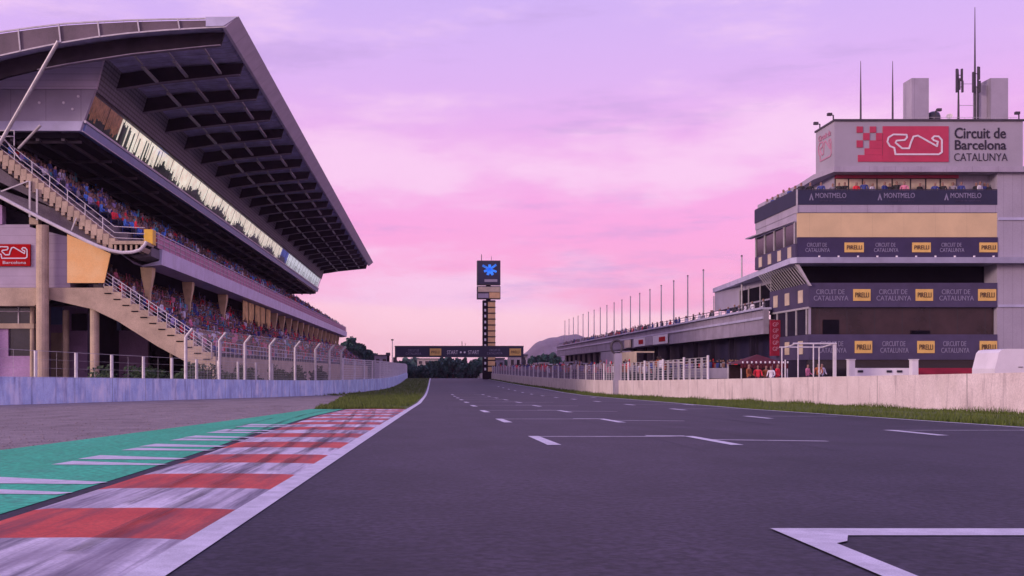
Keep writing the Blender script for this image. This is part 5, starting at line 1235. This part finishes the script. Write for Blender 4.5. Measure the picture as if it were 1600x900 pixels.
# ------------------------------------------------------------------ trees
def tree(x, y, zt, r, label, kind_='leaf', shape='round', n=1500, group='trees beyond the end of the straight', lsz=.20):
    zb = g(y); h = zt - zb; o = empty('tree', (x, y, zb), label, 'tree', group); q = random.Random(int(x * 97 + y * 13))
    mb = MB(); tr_ = h * .035 + .08; th = h * (.55 if shape == 'round' else .9); mb.tube((x, y, zb), (x + .1, y, zb + th), tr_, 8, tr_ * .4)
    cl = []
    nc = 16 if shape == 'round' else 20
    for i in range(nc):
        if shape == 'round':
            an = q.uniform(0, 6.28); el = q.uniform(-1.0, 1.2); rr = r * q.uniform(.35, .8)
            c = Vector((x + math.cos(an) * math.cos(el) * rr, y + math.sin(an) * math.cos(el) * rr, zb + h * .50 + math.sin(el) * rr * (h * .46 / r))); cr_ = r * q.uniform(.26, .42)
        else:
            u = i / nc; an = q.uniform(0, 6.28); rr = r * (1 - u) * .6; c = Vector((x + math.cos(an) * rr, y + math.sin(an) * rr, zb + h * (.15 + .8 * u))); cr_ = r * (.5 * (1 - u) + .14)
        cl.append((c, cr_)); s_ = Vector((x, y, zb + th * q.uniform(.35, .95))); mb.tube(s_, c, tr_ * .35, 5, .02)
    mb.build('trunk', M['bark'], o)
    mb = MB()
    for i in range(n):
        c, cr_ = q.choice(cl); d = Vector((q.gauss(0, 1), q.gauss(0, 1), q.gauss(0, 1))).normalized(); p = c + d * cr_ * q.random() ** .4
        nn = Vector((q.gauss(0, 1), q.gauss(0, 1), q.gauss(0, 1))).normalized(); a = nn.orthogonal() * lsz * q.uniform(.6, 1.4); b = nn.cross(a) * .7
        mb.quad(p - a, p - b, p + a, p + b)
    mb.build('crown', M[kind_], o, norm=False)
T = []
for i, px in enumerate(range(618, 775, 9)):
    d = 222 + (i * 37 % 23); tp = [566, 560, 572, 568, 577, 570, 566, 561, 558, 560, 557, 561, 559, 563, 560, 562, 560, 561][i]
    T.append((px, tp, d, 1.6, 'round' if i % 4 else 'cone'))
for px, tp, d, rr, sh, lab in T and [(a, b, c, e, f, None) for a, b, c, e, f in T]:
    OD = ['leftmost', 'second', 'third', 'fourth', 'fifth', 'sixth', 'seventh', 'eighth', 'ninth', 'tenth', 'eleventh', 'twelfth', 'thirteenth', 'fourteenth', 'fifteenth', 'sixteenth', 'seventeenth', 'rightmost']
    where = 'under the gantry, %s of eighteen from the left' % OD[(px - 618) // 9]
    tree(EX(px, d), d, EZ(tp, d), rr * (1.7 if sh == 'round' else 1.3), 'dark green %s tree %s' % ('bushy' if sh == 'round' else 'pointed', where), 'leaf', sh, 2200, lsz=.24)
for i, (px, tp, d) in enumerate(((548, 523, 236), (556, 527, 238), (563, 532, 240), (570, 538, 243), (577, 545, 246), (584, 551, 250))):
    tree(EX(px, d), d, EZ(tp - 2, d), 3.0, 'dark tree, %s of six stepping down beyond the grandstand end' % ordn[i], 'leaf', 'round', 3600, 'trees beyond the grandstand end', .27)
for i, (px, tp, d) in enumerate(((790, 556, 250), (803, 560, 255), (836, 552, 260), (845, 548, 262), (856, 545, 262), (866, 547, 258), (826, 556, 258))):
    tree(EX(px, d), d, EZ(tp, d), 2.4, 'dark tree, %s of seven right of the scoreboard column' % ['leftmost', 'second', 'fourth', 'fifth', 'sixth', 'rightmost', 'third'][i], 'leaf', 'round', 1700, 'trees between the scoreboard and the pit building', .22)
# distant wood behind everything, one mass
mb = MB(); q = random.Random(3)
for _ in range(14000):
    px = q.uniform(520, 900); d = q.uniform(420, 470); base = 4.2 + 1.6 * math.sin(px * .11) + .9 * math.sin(px * .37)
    x = EX(px, d); z = g(d) + q.random() ** .6 * (base + 3); nn = Vector((q.gauss(0, 1), q.gauss(0, 1), q.gauss(0, 1))).normalized(); a = nn.orthogonal() * q.uniform(.3, .7); b = nn.cross(a); c = Vector((x, d, z)); mb.quad(c - a, c - b, c + a, c + b)
tag(mb.build('distant_wood', M['leaf'], norm=False), 'low distant wood closing the view behind the gantry', 'wood', kind='stuff')
